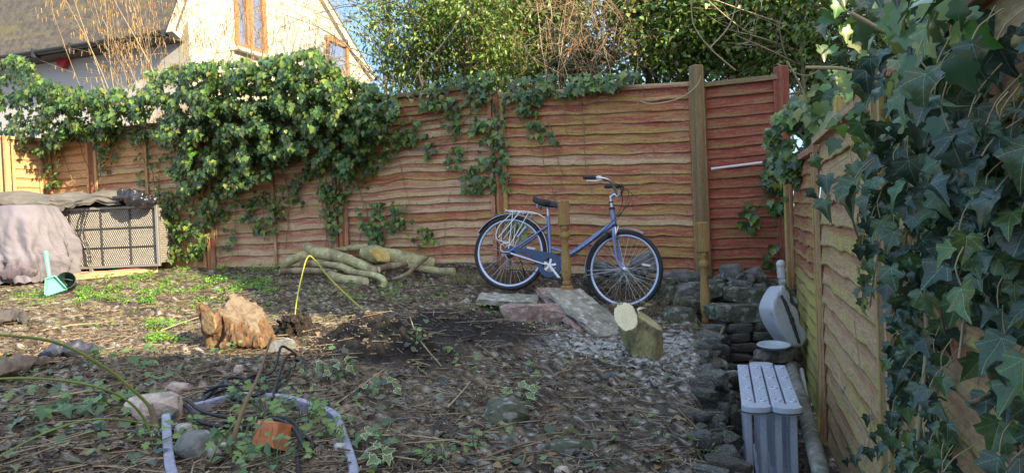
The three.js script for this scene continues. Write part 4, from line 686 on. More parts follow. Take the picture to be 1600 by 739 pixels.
// ---------------------------------------------------------------- stumps
{ // the uprooted stump in the sun
  const b = onGround(362, 540), D = -b.z, A = (x, y, dd = 0) => at(x, y, D + dd);
  const caps = [[A(378, 530), A(372, 492), .13, .10], [A(408, 528, .05), A(388, 492, .05), .085, .085], [A(350, 520), A(330, 506, -.12), .085, .068], [A(374, 494, .03), A(362, 468, .05), .06, .042], [A(335, 520, .12), A(313, 482, .10), .06, .034], [A(370, 535, -.1), A(345, 540, -.18), .05, .02], [A(405, 535, -.05), A(425, 540, -.1), .05, .02], [A(362, 505, -.1), A(372, 530, -.16), .045, .03], [A(392, 510, -.08), A(398, 535, -.14), .04, .03], [A(344, 494, -.08), A(352, 488, -.13), .03, .028], [A(330, 530, -.05), A(326, 545, -.1), .05, .03]];
  const c1 = A(328, 508, -.17), m1 = V(-.40, .12, .91).normalize(), c2 = A(390, 486, 0), m2 = V(.50, .78, .37).normalize(), c3 = A(313, 478, .1), m3 = V(-.3, .6, .74).normalize();
  const cuts = [[c1, m1], [c2, m2]];
  const sd = (p) => { let d = 9; for (const [a, e, r1, r2] of caps) d = smin(d, capsule(p, a, e, r1, r2), .05); d += .012 * n3(p.x * 11, p.y * 5, p.z * 11) + .008 * n3(p.x * 30, p.y * 9, p.z * 30) + .003 * n3(p.x * 70, p.y * 18, p.z * 70); for (const [c, n] of cuts) { const k = p.clone().sub(c).dot(n); if (p.distanceTo(c) < (n === m2 ? .2 : .13)) d = Math.max(d, k); } return d; };
  const col = (p) => { const w = n3(p.x * 14, p.y * 7, p.z * 14) * .5 + n3(p.x * 45, p.y * 12, p.z * 45) * .5; let c = mix3([.21, .115, .055], [.06, .04, .028], clamp(.55 + w * 1.5)); c = mix3(c, [.32, .18, .07], clamp(w * 1.8 - .25)); for (const [q, n] of cuts) if (Math.abs(p.clone().sub(q).dot(n)) < .012 && p.distanceTo(q) < .2) c = n === m1 ? mix3([.36, .25, .12], [.28, .18, .085], clamp(.5 + Math.sin(p.distanceTo(q) * 260) * .5)) : mix3([.27, .21, .145], [.17, .12, .08], clamp(.4 + w * 1.6)); return c.map((x) => x * .68); };
  const g = body(sd, A(370, 505, 0), V(.42, .36, .38), 112, col);
  const t = thing('tree_stump', 'uprooted orange brown tree stump lying in the sun', 'stump', b); mesh('stump_wood', local(g, b), std({ vertexColors: true, bumpMap: grit, bumpScale: .012, roughness: .92 }), t);
}
{ // the freshly sawn stump by the retaining wall
  const b = onGround(1008, 552), D = -b.z, A = (x, y, dd = 0) => at(x, y, D + dd);
  const c1 = A(976, 491, -.06), m1 = V(-.30, .50, .81).normalize(), c2 = A(1019, 503, 0), m2 = V(.55, .80, .22).normalize(), c3 = A(1004, 484, .06), m3 = V(.1, .9, .4).normalize();
  const caps = [[A(1008, 560), A(970, 478, -.08), .095, .072], [A(1014, 562), A(1016, 492), .10, .075], [A(1000, 520, .04), A(1004, 478, .07), .05, .03], [A(1000, 565, -.05), A(985, 575, -.1), .06, .02], [A(1025, 565, -.02), A(1035, 575, -.05), .05, .02]];
  const cuts = [[c1, m1, .12], [c2, m2, .12], [c3, m3, .05]];
  const sd = (p) => { let d = 9; for (const [a, e, r1, r2] of caps) d = smin(d, capsule(p, a, e, r1, r2), .045); d += .006 * n3(p.x * 9, p.y * 5, p.z * 9) + .003 * n3(p.x * 40, p.y * 20, p.z * 40); for (const [c, n, R] of cuts) if (p.distanceTo(c) < R) d = Math.max(d, p.clone().sub(c).dot(n)); return d; };
  const col = (p) => { const w = n3(p.x * 12, p.y * 5, p.z * 12); let c = mix3([.27, .255, .125], [.12, .105, .06], clamp(.4 + w * .8 + .45 * n3(p.x * 50, p.y * 30, p.z * 50))); for (const [q, n, R] of cuts) if (Math.abs(p.clone().sub(q).dot(n)) < .006 && p.distanceTo(q) < R) c = n === m1 ? mix3([.74, .67, .45], [.60, .50, .29], clamp(.25 + .35 * Math.sin(p.distanceTo(q) * 420 + 2 * w) + .5 * w + .5 * n3(p.x * 60, p.y * 60, p.z * 60))) : n === m3 ? [.66, .60, .44] : mix3([.34, .30, .16], [.45, .38, .2], clamp(.5 + w)); return c; };
  const g = body(sd, A(1003, 525, 0), V(.25, .26, .24), 76, col);
  const t = thing('tree_stump', 'freshly sawn pale topped stump below the front wheel', 'stump', b); mesh('stump_wood', local(g, b), std({ vertexColors: true, bumpMap: grit, bumpScale: .004, roughness: .85 }), t);
}

// ---------------------------------------------------------------- slabs and stones
function slabFrom(name, label, A, B, C, thick, mat, seed, category = 'slab') {    // A-B short edge, A-C long edge
  const u = B.clone().sub(A), v = C.clone().sub(A), n = u.clone().cross(v).normalize(); if (n.y < 0) n.negate();
  const W = u.length(), Lg = v.length(), ex = v.clone().normalize(), ez = ex.clone().cross(n), g = new THREE.BoxGeometry(Lg, thick, W, 14, 2, 6), p = g.attributes.position;
  for (let i = 0; i < p.count; i++) { const x = p.getX(i), y = p.getY(i), z = p.getZ(i), e = Math.min(Lg / 2 - Math.abs(x), W / 2 - Math.abs(z)); p.setXYZ(i, x + .012 * n3(z * 9 + seed, y * 20, 1), y + .007 * n3(x * 7, z * 7, seed) - (e < .01 ? Math.sign(y) * .006 : 0), z + .012 * n3(x * 8, y * 20, seed)); }
  let g2 = mergeVertices((g.deleteAttribute('uv'), g.deleteAttribute('normal'), g), 1e-4); g2 = boxUV(toCreasedNormals(g2, .6));
  const m = solo(name, label, category, g2, mat); m.position.copy(A).addScaledVector(u, .5).addScaledVector(v, .5).addScaledVector(n, -thick / 2); m.quaternion.setFromRotationMatrix(new THREE.Matrix4().makeBasis(ex, n, ex.clone().cross(n))); return m;
}
slabFrom('stone_slab', 'flat grey slab lying below the rear wheel', at(740, 467, 5.85), at(756, 456, 6.12), at(835, 471, 5.82), .055, M.slab, 1);
slabFrom('stone_slab', 'upper of two slabs leaning in front of the newel post', at(862, 458, 5.70), at(902, 446, 5.98), at(946, 531, 5.18), .05, M.slab, 2);
slabFrom('stone_slab', 'lower reddish slab under the leaning slab', at(843, 452, 5.85), at(882, 446, 6.05), at(908, 521, 5.32), .05, M.slabRed, 3);
function stone(label, px, py, w, h, d, mat, o = {}) {
  const p = at(px, py, d), k = d / F, m = solo('stone', label, 'stone', rock(w * k * 1.06, h * k * 1.06, (o.deep ?? Math.min(w, 1.2 * h)) * k, o.seed ?? px, o), mat, o.group); m.position.copy(p); m.rotation.set(0, o.yaw ?? 0, -.042 + (o.tilt ?? 0)); return m;
}
stone('broad pinkish stone under the flat grey slab', 836, 490, 96, 30, 5.62, M.slabRed, { detail: 3, deep: 45, boxy: .7, rough: .04 });
const heap = 'stones of the rubble heap in the right back corner';
for (const [label, px, py, w, h, d, mat, o] of [
  ['squared mossy block just right of the front tyre', 1040, 455, 30, 40, 6.15, M.stoneMoss, { boxy: 1, rough: .02 }], ['pale speckled block left of the tall newel post', 1076, 457, 46, 30, 6.1, M.stone, { boxy: .9, tilt: .1 }], ['dark stone beneath the pale speckled block', 1075, 476, 44, 24, 6.0, M.stoneMoss, {}], ['rounded mossy boulder low left of the tall newel post', 1061, 498, 46, 36, 5.75, M.stoneMoss, { detail: 3 }],
  ['small stone on the squared mossy block', 1042, 434, 22, 16, 6.3, M.stone, {}], ['rough stone on the heap, left of the newel post neck', 1066, 433, 30, 19, 6.3, M.stone, {}], ['stone behind the neck of the tall newel post', 1093, 436, 36, 20, 6.25, M.stoneMoss, {}], ['cracked stone right of the tall newel post', 1121, 452, 30, 30, 6.05, M.stoneMoss, { tilt: .2 }], ['blue grey peak stone on top of the heap', 1143, 426, 30, 24, 6.05, M.stone, { detail: 3 }], ['thin stone tucked left under the peak stone', 1126, 437, 24, 16, 6.1, M.stoneMoss, { tilt: .5 }],
  ['flat pale stone lying below the peak stone', 1157, 445, 36, 13, 5.95, M.stone, { tilt: -.15 }], ['rounded stone right of the peak stone', 1163, 437, 30, 17, 6.05, M.brick, {}], ['stone at the right shoulder of the heap', 1179, 430, 26, 19, 6.15, M.stone, { tilt: .3 }], ['small stone at the far right of the heap', 1190, 437, 18, 18, 6.15, M.stoneMoss, {}], ['small stone at the foot of the heap', 1188, 449, 20, 11, 6.0, M.stone, {}],
  ['long lichen block, upper of two in the bank', 1166, 461, 70, 26, 5.9, M.stoneMoss, { boxy: 1, rough: .03, tilt: -.09, detail: 3, deep: 40 }], ['long grooved block, lower of two in the bank', 1155, 489, 92, 30, 5.75, M.stoneMoss, { boxy: 1, rough: .035, detail: 3, deep: 40 }],
  ['stone seen through the front wheel, right', 1008, 412, 42, 30, 6.5, M.stone, { tilt: .3 }], ['stone seen through the front wheel, left', 940, 420, 42, 24, 6.6, M.stone, { tilt: -.2 }], ['stone lying behind the front hub', 985, 435, 44, 20, 6.5, M.stone, {}], ['dark stone behind the front wheel rim', 925, 438, 28, 20, 6.5, M.stoneMoss, {}],
  ['broad whitened flat stone on top of the retaining wall', 1064, 566, 74, 30, 4.95, M.stoneLight, { boxy: .9, rough: .05, detail: 3, deep: 60 }], ['grey stone at the corner end of the retaining wall', 1108, 558, 20, 24, 5.05, M.stone, { boxy: .9 }]]) stone(label, px, py, w, h, d, mat, { ...o, group: heap });
stone('grey green boulder beside the soil clod', 438, 549, 36, 34, 0 + 4.35, M.stone, { detail: 3, boxy: .3 });
stone('half buried mossy rock at the lower middle', 790, 655, 62, 52, 3.28, M.stoneMoss, { detail: 3, boxy: .4 });
stone('dark half buried rock near the bottom edge', 885, 712, 90, 46, 2.98, M.stoneMoss, { detail: 3, boxy: .5 });
stone('pink stone half hidden behind the tray corner', 240, 642, 76, 44, 2.95, M.stonePink, { detail: 3, boxy: .5 });
stone('flat stone in the soil above the pink stone', 278, 608, 30, 18, 3.3, M.stonePink, { boxy: .2 });
{ // dry stone retaining wall along the sunken path
  const t = thing('retaining_wall', 'low crumbling drystone wall between the soil bank and sunken path', 'wall', flat(1.0, -3.9)); rnd = mulberry(404);
  const vs = []; for (let i = 0; i < 8; i++) vs.push(rock(1, 1, 1, 500 + i, { detail: 2, boxy: .95, rough: .09, extra: 5 }));
  for (let d = 5.3; d > 2.55; d -= rr(.065, .105)) {
    const x = -wallSide(0, d), top = height(x - .12, -d, false), rows = Math.max(2, Math.round(top / .066));
    for (let k = 0; k < rows; k++) { if (rnd() < (d < 4.1 ? .4 : .12)) continue; const y = (k + .5) / rows * top, m = mesh('stone', pick(vs), pick(d > 4.2 ? [M.stone, M.stone, M.stoneLight, M.stoneMoss] : [M.stone, M.stone, M.stoneMoss, M.brick]), t); m.position.set(x + lerp(.14, .0, y / top) + rr(-.02, .02), y + rr(-.01, .01), -d + rr(-.03, .03)).sub(t.position); m.scale.set(rr(.08, .2), top / rows * rr(.6, 1.5), rr(.05, .18)); m.position.x += rr(-.05, .08); m.rotation.set(rr(-.25, .25), rr(-.8, .8), rr(-.3, .3)); }
  }
}
{ // brick steps in the back corner
  rnd = mulberry(405); const bg = [0, 1, 2].map((i) => rock(1, 1, 1, 540 + i, { detail: 2, boxy: 1.15, rough: .02, extra: 0 }));
  const t = thing('brick_bank', 'dark weathered brick facing below the long lichen blocks', 'brickwork', at(1160, 560, 5.6).setY(.02));
  let row = 0; for (const [y, d, x0, x1] of [[511, 5.62, 1105, 1200], [525, 5.58, 1100, 1222], [541, 5.54, 1108, 1235], [557, 5.5, 1112, 1240], [573, 5.46, 1112, 1240]]) { row++; let x = x0 - (row % 2) * 14; while (x < x1) { const w = rr(28, 46), q = at(x + w / 2, y - (x - 1160) * .042, d), m = mesh('brick', pick(bg), pick([M.brick, M.brick, M.stoneMoss, M.stone]), t); m.position.copy(q).sub(t.position); m.scale.set((w - 3) * d / F, 13.5 * d / F, .16); m.rotation.set(rr(-.03, .03), rr(-.08, .08), rr(-.04, .04)); x += w; } }
  const s = slabFrom('old_sleeper', 'dark rotten timber sleeper beside the tall newel post foot', at(1032, 516, 5.45), at(1040, 506, 5.65), at(1112, 534, 5.35), .11, M.brick, 6, 'timber');
}
// ---------------------------------------------------------------- garden furniture under covers, far left
rnd = mulberry(501);
const fabric = (c, seed, o = {}) => std({ map: tex(512, 512, (u, v) => { const w = .9 + .1 * vn(u * 256, v * 256, 256, 256, seed), a = tfbm(u, v, 6, 6, 4, seed + 1); return c.map((x) => x * w * (.78 + .45 * a)); }), roughness: .9, ...o });
{ // rattan sofa tipped on its front: back panel, frame, grid of straps
  const BL = at(-60, 424, 8.6), TR = at(243, 322, 8.5), x0 = BL.x, x1 = TR.x, y0 = at(243, 414, 8.5).y, y1 = TR.y, z = TR.z, g = thing('rattan_sofa', 'grey rattan sofa with metal frame stored under the long cover', 'sofa', V((x0 + x1) / 2, y0, z));
  const weave = (u, v) => { const a = u * 24, b = v * 24, k = Math.floor(b) % 2 ? .5 : 0, f = ((a + k) % 1), e = b % 1; return Math.max(0, Math.sin(f * Math.PI)) * (.4 + .6 * Math.sin(e * Math.PI)); };
  const wm = std({ map: tex(512, 512, (u, v) => { const k = .35 + .75 * weave(u, v), a = tfbm(u, v, 20, 20, 2, 510); return [.34, .315, .28].map((x) => x * k * (.8 + .4 * a)); }), bumpMap: tex(512, 512, weave, { color: false }), bumpScale: .012, roughness: .7 });
  const W = x1 - x0, H = y1 - y0, fm = plain([.25, .24, .23], .5, { metalness: .4 }), dk = plain([.045, .042, .04], .6);
  const pn = new THREE.BoxGeometry(W - .04, H - .03, .03), uv = pn.attributes.uv; for (let i = 0; i < uv.count; i++) uv.setXY(i, uv.getX(i) * W / .62, uv.getY(i) * H / .62);
  mesh('woven_back', pn.translate(0, H / 2, -.03), wm, g);
  const rail = (w, h, x, y, d = .04) => mesh('frame_rail', box(w, h, d, x, y, 0, .006), fm, g);
  rail(W, .032, 0, H); rail(W, .032, 0, 0); rail(.034, H + .032, W / 2, H / 2, .046); rail(.034, H + .032, -W / 2, H / 2, .046);
  for (const px of [108, 157, 202]) mesh('strap', box(.014, H - .04, .012, at(px, 370, 8.5).x - (x0 + x1) / 2, H / 2, -.006), dk, g);
  for (const t of [.33, .66]) mesh('strap', box(W - .04, .012, .010, 0, H * t, .001), dk, g);
  for (const s of [0, 1]) mesh('arm', box(.05, H * .95, .75, (s ? W / 2 - .03 : -W / 2 + .03), H / 2, -.44, .01), wm, g);
  mesh('seat', box(W - .14, .09, .66, 0, .12, -.44, .01), wm, g);
  for (const s of [.55, -.9]) mesh('foot', box(.04, .10, .04, s * W / 2 * .9 - .2, -.06, .0, .005), fm, g);
  for (const [a, b] of [[128, 137], [134, 134]]) mesh('cable', local(tube([at(a + 4, 325, 8.44), at(a - 3, 350, 8.45), at(b - 4, 375, 8.45), at(b + 2, 395, 8.45), at(b + 4, 413, 8.45)], .007, { radial: 6 }), g.position), M.black, g);
}
{ // long cover thrown over the sofa's top: a sheet with a hanging front edge
  const cv = fabric([.13, .122, .114], 520, {}), pos = [], idx = [], uv = [], NU = 130, NV = 40, zf = at(100, 320, 8.42).z;
  for (let i = 0; i <= NU; i++) for (let j = 0; j <= NV; j++) {
    const u = i / NU, v = j / NV, px = lerp(-120, 190, u), top = at(px, lerp(303, 301, u) + 5 * n2(u * 5, 1), 8.6).y, x = at(px, 310, 8.5).x + .04 * (v > .6 ? n2(u * 9, v * 3) : 0), end = sstep(1, .86, u);
    const drop = lerp(.10, .25, end) * (.72 + .4 * n2(u * 4.2, 7)) + .03 * n2(u * 17, 2); let y, z;
    if (v < .2) { y = top - lerp(.3, .02, v / .2); z = zf - .62 + .1 * v; } else if (v < .6) { const k = (v - .2) / .4; y = top - .02 + .05 * Math.sin(k * Math.PI) * end - .03 * k; z = zf - .60 + k * .56; } else { const k = (v - .6) / .4; y = top - .05 - drop * k; z = zf - .04 + .07 * Math.sin(k * 1.6); }
    const f = .024 * n3(x * 1.5, v * 5 + x * 1.2, 3) + .010 * Math.abs(n3(x * 3.5, v * 12 + x * 4, 8)) + .002 * n3(x * 17, v * 22, 1);
    pos.push(x, y + f * .7 * (v < .6 ? 1 : .4), z + f * (v > .55 ? 1.6 : .5)); uv.push(u * 4, v * 1.2);
    if (i < NU && j < NV) { const o = i * (NV + 1) + j; idx.push(o, o + 1, o + NV + 1, o + 1, o + NV + 2, o + NV + 1); }
  }
  const g = new THREE.BufferGeometry(); g.setAttribute('position', new THREE.Float32BufferAttribute(pos, 3)); g.setAttribute('uv', new THREE.Float32BufferAttribute(uv, 2)); g.setIndex(idx); g.computeVertexNormals();
  solo('furniture_cover', 'long grey brown cover slumped along the top of the rattan sofa', 'cover', g, cv);
}
function crumple(label, name, category, pts, rad, flat_, mat, amp, seed) { // a crumpled sheet: closed flattened tube with folds
  const g = tube(pts, rad, { seg: 46, radial: 26 }), p = g.attributes.position, c = pts[0].clone().lerp(pts[pts.length - 1], .5);
  for (let i = 0; i < p.count; i++) { const x = p.getX(i), y = p.getY(i), z = p.getZ(i), f = amp * (n3(x * 9 + seed, y * 12, z * 9) + .6 * Math.abs(n3(x * 21, y * 21 + seed, z * 21)) + .3 * n3(x * 45, y * 45, z * 45 + seed)); p.setXYZ(i, x + f * .4, c.y + (y - c.y) * flat_ + f, z + f * .4); }
  g.computeVertexNormals(); return solo(name, label, category, g, mat);
}
crumple('black plastic sheet bunched on the sofa corner', 'plastic_sheet', 'plastic sheet', [at(186, 302, 8.4), at(205, 310, 8.36), at(222, 316, 8.34), at(243, 318, 8.38)], [.05, .09, .09, .04], .9, phys({ color: lin(.016, .016, .022), roughness: .32, clearcoat: .4 }), .035, 3);
{ // front cover draped over a chair
  const b = onGround(30, 446), c = at(28, 380, -b.z + .35), gy = b.y + .02, topY = at(28, 321, -b.z + .35).y, pos = [], idx = [], uv = [], NA = 120, NT = 46;
  for (let j = 0; j <= NT; j++) for (let i = 0; i <= NA; i++) {
    const a = i / NA * Math.PI * 2, t = j / NT, cs = Math.cos(a), sn = Math.sin(a), k = Math.pow(Math.pow(Math.abs(cs), 3.2) + Math.pow(Math.abs(sn), 3.2), -1 / 3.2);
    let R = t < .25 ? lerp(0, .30, t / .25) : lerp(.30, .43, Math.sin((t - .25) / .75 * 2.2)), y = t < .25 ? topY - .015 * (t / .25) ** 2 : lerp(topY - .015, gy, (t - .25) / .75);
    const fold = Math.max(0, t - .22); R *= k * (1 + .16 * fold * n2(a === Math.PI * 2 ? 0 : cs * 2.2, sn * 2.2 + 4) + .10 * fold * Math.sin(a * 7 + 2 * n2(cs, sn)));
    const q = .030 * n3(cs * 3.5, t * 4, sn * 3.5) + .022 * Math.abs(n3(cs * 7, t * 9, sn * 7)); R += q * sstep(.2, .6, t) * 1.2; R += sstep(.3, .7, t) * (.022 * Math.sin(a * 11 + 5 * n2(cs * 1.5, sn * 1.5 + t)) + .012 * n3(cs * 16, t * 6, sn * 16)); if (t > .72) y += .03 * Math.abs(n3(cs * 8, t * 14, sn * 8));
    pos.push(c.x + cs * R * 1.22, y + .008 * n3(cs * R * 9, t, sn * R * 9), c.z + sn * R); uv.push(i / NA * 3.2, t * 1.4);
    if (j < NT && i < NA) { const o = j * (NA + 1) + i; idx.push(o, o + NA + 1, o + 1, o + 1, o + NA + 1, o + NA + 2); }
  }
  const g = new THREE.BufferGeometry(); g.setAttribute('position', new THREE.Float32BufferAttribute(pos, 3)); g.setAttribute('uv', new THREE.Float32BufferAttribute(uv, 2)); g.setIndex(idx); g.computeVertexNormals();
  solo('furniture_cover', 'mauve grey cover draped to the ground over a chair', 'cover', g, fabric([.165, .155, .19], 525));
  crumple('loose mauve hem bunched in front of the draped cover', 'cover_hem', 'cover', [at(-12, 432, -b.z - .05), at(15, 424, -b.z - .02), at(35, 420, -b.z), at(52, 430, -b.z)], [.07, .10, .10, .05], .9, fabric([.125, .105, .135], 527), .04, 8);
}
{ // low timber deck edge
  const g = thing('timber_deck', 'low timber deck edge under the covered furniture', 'deck', at(100, 440, 8.25)), P = g.position;
  const plank = (a, b, w, h) => { const d = b.clone().sub(a), m = mesh('plank', timberBox(d.length(), h, w, 'x', boardNo++), T.tan, g); m.position.copy(a).lerp(b, .5).sub(P); m.quaternion.setFromUnitVectors(V(1, 0, 0), d.normalize()); };
  plank(at(-80, 444, 8.25), at(100, 434, 8.3), .05, .09); plank(at(101, 434, 8.32), at(245, 421, 8.6), .045, .08); for (let k = 1; k < 6; k++) plank(at(-80, 440, 8.25).add(V(0, .03, -.15 * k)), at(225, 424, 8.5).add(V(0, .01, -.15 * k)), .13, .03);
  const bl = at(10, 456, 8.2); mesh('deck_block', rock(.34, .12, .2, 61, { boxy: 1.1, rough: .02 }).translate(...bl.sub(P).toArray()), M.slab, g);
}
{ // mint dustpan propped against the deck, and a dark green tub
  const b = onGround(85, 461), D = -b.z, mint = phys({ color: lin(.13, .42, .31), roughness: .4, clearcoat: .2 }), g = thing('dustpan', 'mint green dustpan standing on end against the draped cover', 'dustpan', b);
  const pan = new THREE.Shape(); pan.moveTo(-.05, 0); pan.lineTo(-.115, -.20); pan.lineTo(.115, -.20); pan.lineTo(.05, 0); pan.closePath();
  const pg = new THREE.ExtrudeGeometry(pan, { depth: .008, bevelEnabled: true, bevelSize: .004, bevelThickness: .003, bevelSegments: 1 }), wall = [box(.012, .205, .05, -.083, -.10, .03).translate(0, 0, 0), box(.012, .205, .05, .083, -.10, .03), box(.11, .012, .055, 0, 0, .03)];
  wall[0].translate(.083, .1, 0).rotateZ(-.31).translate(-.083, -.1, 0); wall[1].translate(-.083, .1, 0).rotateZ(.31).translate(.083, -.1, 0);
  const pm = mesh('pan', merge([pg, ...wall]), mint, g), q = at(79, 436, D); pm.position.copy(q).sub(b); pm.rotation.set(-.5, .3, .5); pm.scale.setScalar(.8);
  mesh('handle', local(tube([at(77, 440, D), at(73, 415, D + .02), at(70, 393, D + .04)], [.016, .02, .022], { seg: 10, radial: 10 }), b), mint, g);
  const tub = thing('plant_tub', 'dark green plastic tub tipped over beside the dustpan', 'tub', onGround(106, 459)); const tm = plain([.02, .045, .035], .5);
  const tg = new THREE.LatheGeometry([[.0, 0], [.06, 0], [.085, .17], [.09, .17], [.09, .18], [.08, .18], [.057, .008], [0, .008]].map(([a, c]) => new THREE.Vector2(a, c)), 24).rotateX(1.25).rotateY(.35).translate(-.03, .085, -.08); mesh('tub_wall', tg, tm, tub);
  mesh('tub_handle', new THREE.TorusGeometry(.07, .006, 6, 20, Math.PI).rotateX(1.1).translate(.0, .12, .0), tm, tub);
}
// ---------------------------------------------------------------- sheets on the ground, far left front
const gp = (px, py, up = 0) => onGround(px, py).add(V(0, up, 0));
crumple('dark blue grey membrane strip lying on the soil', 'membrane_sheet', 'membrane', [gp(66, 566, .02), gp(95, 558, .035), gp(120, 556, .03), gp(146, 550, .015)], [.03, .06, .06, .03], .7, plain([.035, .04, .065], .55), .022, 12);
crumple('brown roll of old carpet at the left edge', 'carpet_roll', 'carpet', [gp(-40, 606, .03), gp(10, 590, .03), gp(40, 577, .03), gp(72, 570, .015)], [.05, .05, .05, .03], .75, fabric([.20, .15, .11], 530), .02, 15);
crumple('grey rag lying at the far left edge of the soil', 'rag', 'rag', [gp(-30, 508, .03), gp(0, 506, .04), gp(20, 504, .04), gp(40, 507, .01)], [.07, .08, .07, .03], .7, fabric([.07, .065, .07], 533), .03, 18);

// ---------------------------------------------------------------- folded ladder lying on its side
{
  const nb = at(1206, 648, 3.32), fb = at(1189, 556, 4.12), ax = fb.clone().sub(nb).setY(0).normalize(), L = fb.clone().sub(nb).setY(0).length(), H = .50, ac = V(-ax.z, 0, ax.x); if (ac.x < 0) ac.negate();
  const g = thing('ladder', 'folded aluminium ladder lying on its edge in the sunken path', 'ladder', nb.clone().setY(.035)); g.quaternion.setFromRotationMatrix(new THREE.Matrix4().makeBasis(ax, V(0, 1, 0), ax.clone().cross(V(0, 1, 0)))); g.rotateZ(.03);
  const zs = ax.clone().cross(V(0, 1, 0)).dot(ac) > 0 ? 1 : -1;
  const al = std({ map: tex(512, 128, (u, v) => { const a = tfbm(u, v, 4, 60, 3, 540), b = tfbm(u, v, 12, 12, 4, 543), c = tfbm(u, v, 60, 40, 2, 546); return [.58, .63, .76].map((x) => x * (.72 + .25 * a + .25 * b) * (c > .74 ? .6 : 1)); }), roughness: .4, metalness: .35 }), dk = plain([.07, .07, .075], .6);
  const P = .068;
  for (let k = 0; k < 4; k++) {
    const z = zs * (k - 1.5) * P, s0 = k === 0 || k === 3 ? .03 : .0, e = L - (k === 1 || k === 2 ? .0 : .012);
    const sec = new THREE.Group(); sec.name = 'ladder_section'; g.add(sec);
    mesh('rail', box(e - s0, .026, P - .008, (e + s0) / 2, H, z, .006), al, sec); mesh('rail', box(e - s0, .026, P - .008, (e + s0) / 2, .013, z, .006), al, sec);
    for (let i = 0; i < 4; i++) { const x = lerp(.09, L - .07, i / 3); mesh('rung', box(.036, H - .042, .034, x, H / 2 + .006, z, .006), al, sec); mesh('rung_end', new THREE.TorusGeometry(.015, .0048, 6, 18).scale(1, 1, .7).rotateX(Math.PI / 2).scale(1.25, 1, .95).translate(x, H + .0145, z), al, sec); }
  }
  for (const [k, near] of [[0, 1], [2, 1], [1, 0]]) for (const y of [H, .013]) {
    const z = zs * (k - 1) * P, x = near ? -.012 : L + .006, h = mesh('hinge', new THREE.CylinderGeometry(P * .98, P * .98, .034, 28).scale(.62, 1, 1).translate(x, y - .001, z), al, g);
    mesh('hinge_lock', new THREE.CylinderGeometry(P * 1.0, P * 1.0, .008, 28).scale(.63, 1, 1.0).translate(x, y - .012, z), dk, h);
  }
  mesh('stabiliser_bar', box(L * 1.15, .07, .04, L * .45, .0, -zs * .19, .008), al, g);
}
// ---------------------------------------------------------------- odd things in the back corner
function outline(pts, d, depth, bevel, turn = 0) { const c = pts.reduce((a, [x, y]) => [a[0] + x / pts.length, a[1] + y / pts.length], [0, 0]), k = d / F, s = new THREE.Shape(); const v = pts.map(([x, y]) => new THREE.Vector2((x - c[0]) * k, (c[1] - y) * k)); s.moveTo(v[0].x, v[0].y); s.splineThru([...v.slice(1), v[0]]); return [new THREE.ExtrudeGeometry(s, { depth, bevelEnabled: true, bevelThickness: bevel, bevelSize: bevel * .8, bevelOffset: -bevel * .8, bevelSegments: 4, curveSegments: 40 }).translate(0, 0, -depth / 2), at(c[0], c[1], d)]; }
{
  const [sg, p] = outline([[1214, 447], [1203, 458], [1194, 474], [1192, 486], [1199, 506], [1213, 527], [1226, 540], [1244, 541], [1254, 528], [1251, 514], [1243, 504], [1242, 490], [1236, 480], [1228, 473], [1226, 458]], 5.4, .12, .035);
  const porc = std({ map: tex(256, 256, (u, v) => { const a = tfbm(u, v, 5, 5, 5, 560), b = tfbm(u, v, 30, 30, 3, 563); return mix3([.47, .49, .54], [.26, .25, .25], clamp((a - .5) * 4 + (b - .5) * 1.5)); }), roughness: .5, bumpMap: grit, bumpScale: .004 });
  const t = thing('marble_basin', 'broken scalloped white basin leaning in the right corner', 'basin', p); mesh('bowl', boxUV(sg, 1.4), porc, t); t.rotation.set(-.12, .25, -.04);
  mesh('crack', tube([V(-.075, .16, .1), V(-.03, .06, .102), V(.01, -.05, .102), V(.06, -.2, .1)], [.012, .014, .016, .012], { radial: 6, bump: .4, freq: 30 }), plain([.05, .038, .032], .9), t);
  const dish = new THREE.LatheGeometry([[.0, .0], [.075, .0], [.105, .022], [.112, .028], [.105, .033], [.085, .028], [.07, .012], [0, .008]].map(([a, b]) => new THREE.Vector2(a, b)), 40);
  const dm = solo('dish', 'round pale grey dish lying behind the ladder', 'dish', dish, plain([.40, .45, .50], .35)); dm.position.copy(at(1210, 545, 4.75)); dm.rotation.x = .06;
  const dp = dm.position.clone(); const st = stone('low stone carrying the round dish behind the ladder', 1210, 0, 60, 20, 4.75, M.brick, { boxy: 1, seed: 88 }); st.position.set(dp.x, dp.y - .045, dp.z); const st2 = stone('dark lower stone under the round dish', 1210, 0, 70, 70, 4.75, M.brick, { boxy: 1, seed: 89 }); st2.position.set(dp.x, dp.y - .24, dp.z - .02);
  const tp = thing('garden_tap', 'white plastic tap fitting on a pipe by the red corner', 'tap', at(1224, 462, 6.0)), wh = plain([.62, .61, .62], .45);
  const U = (x, y, d = 6.0) => at(x, y, d).sub(tp.position); mesh('pipe', tube([U(1224, 466), U(1223, 445), U(1222, 430)], .022, { radial: 10 }), wh, tp); mesh('tap_body', merge([rod(U(1222, 434), U(1221, 414), .035, 10), rod(U(1216, 425), U(1229, 423), .022, 10), new THREE.SphereGeometry(.04, 12, 10).translate(...U(1221, 413).toArray()), rod(U(1219, 440), U(1227, 439), .03, 10)]), wh, tp);
}
{ const a = at(1112, 264, 6.42), b = at(1192, 254, 6.2), t = solo('white_rail', 'white plastic rail fixed across the deep red fence panel', 'rail', tube([a, a.clone().lerp(b, .5), b], .012, { radial: 8 }).scale(1, 1, 1), plain([.66, .60, .58], .5)); }
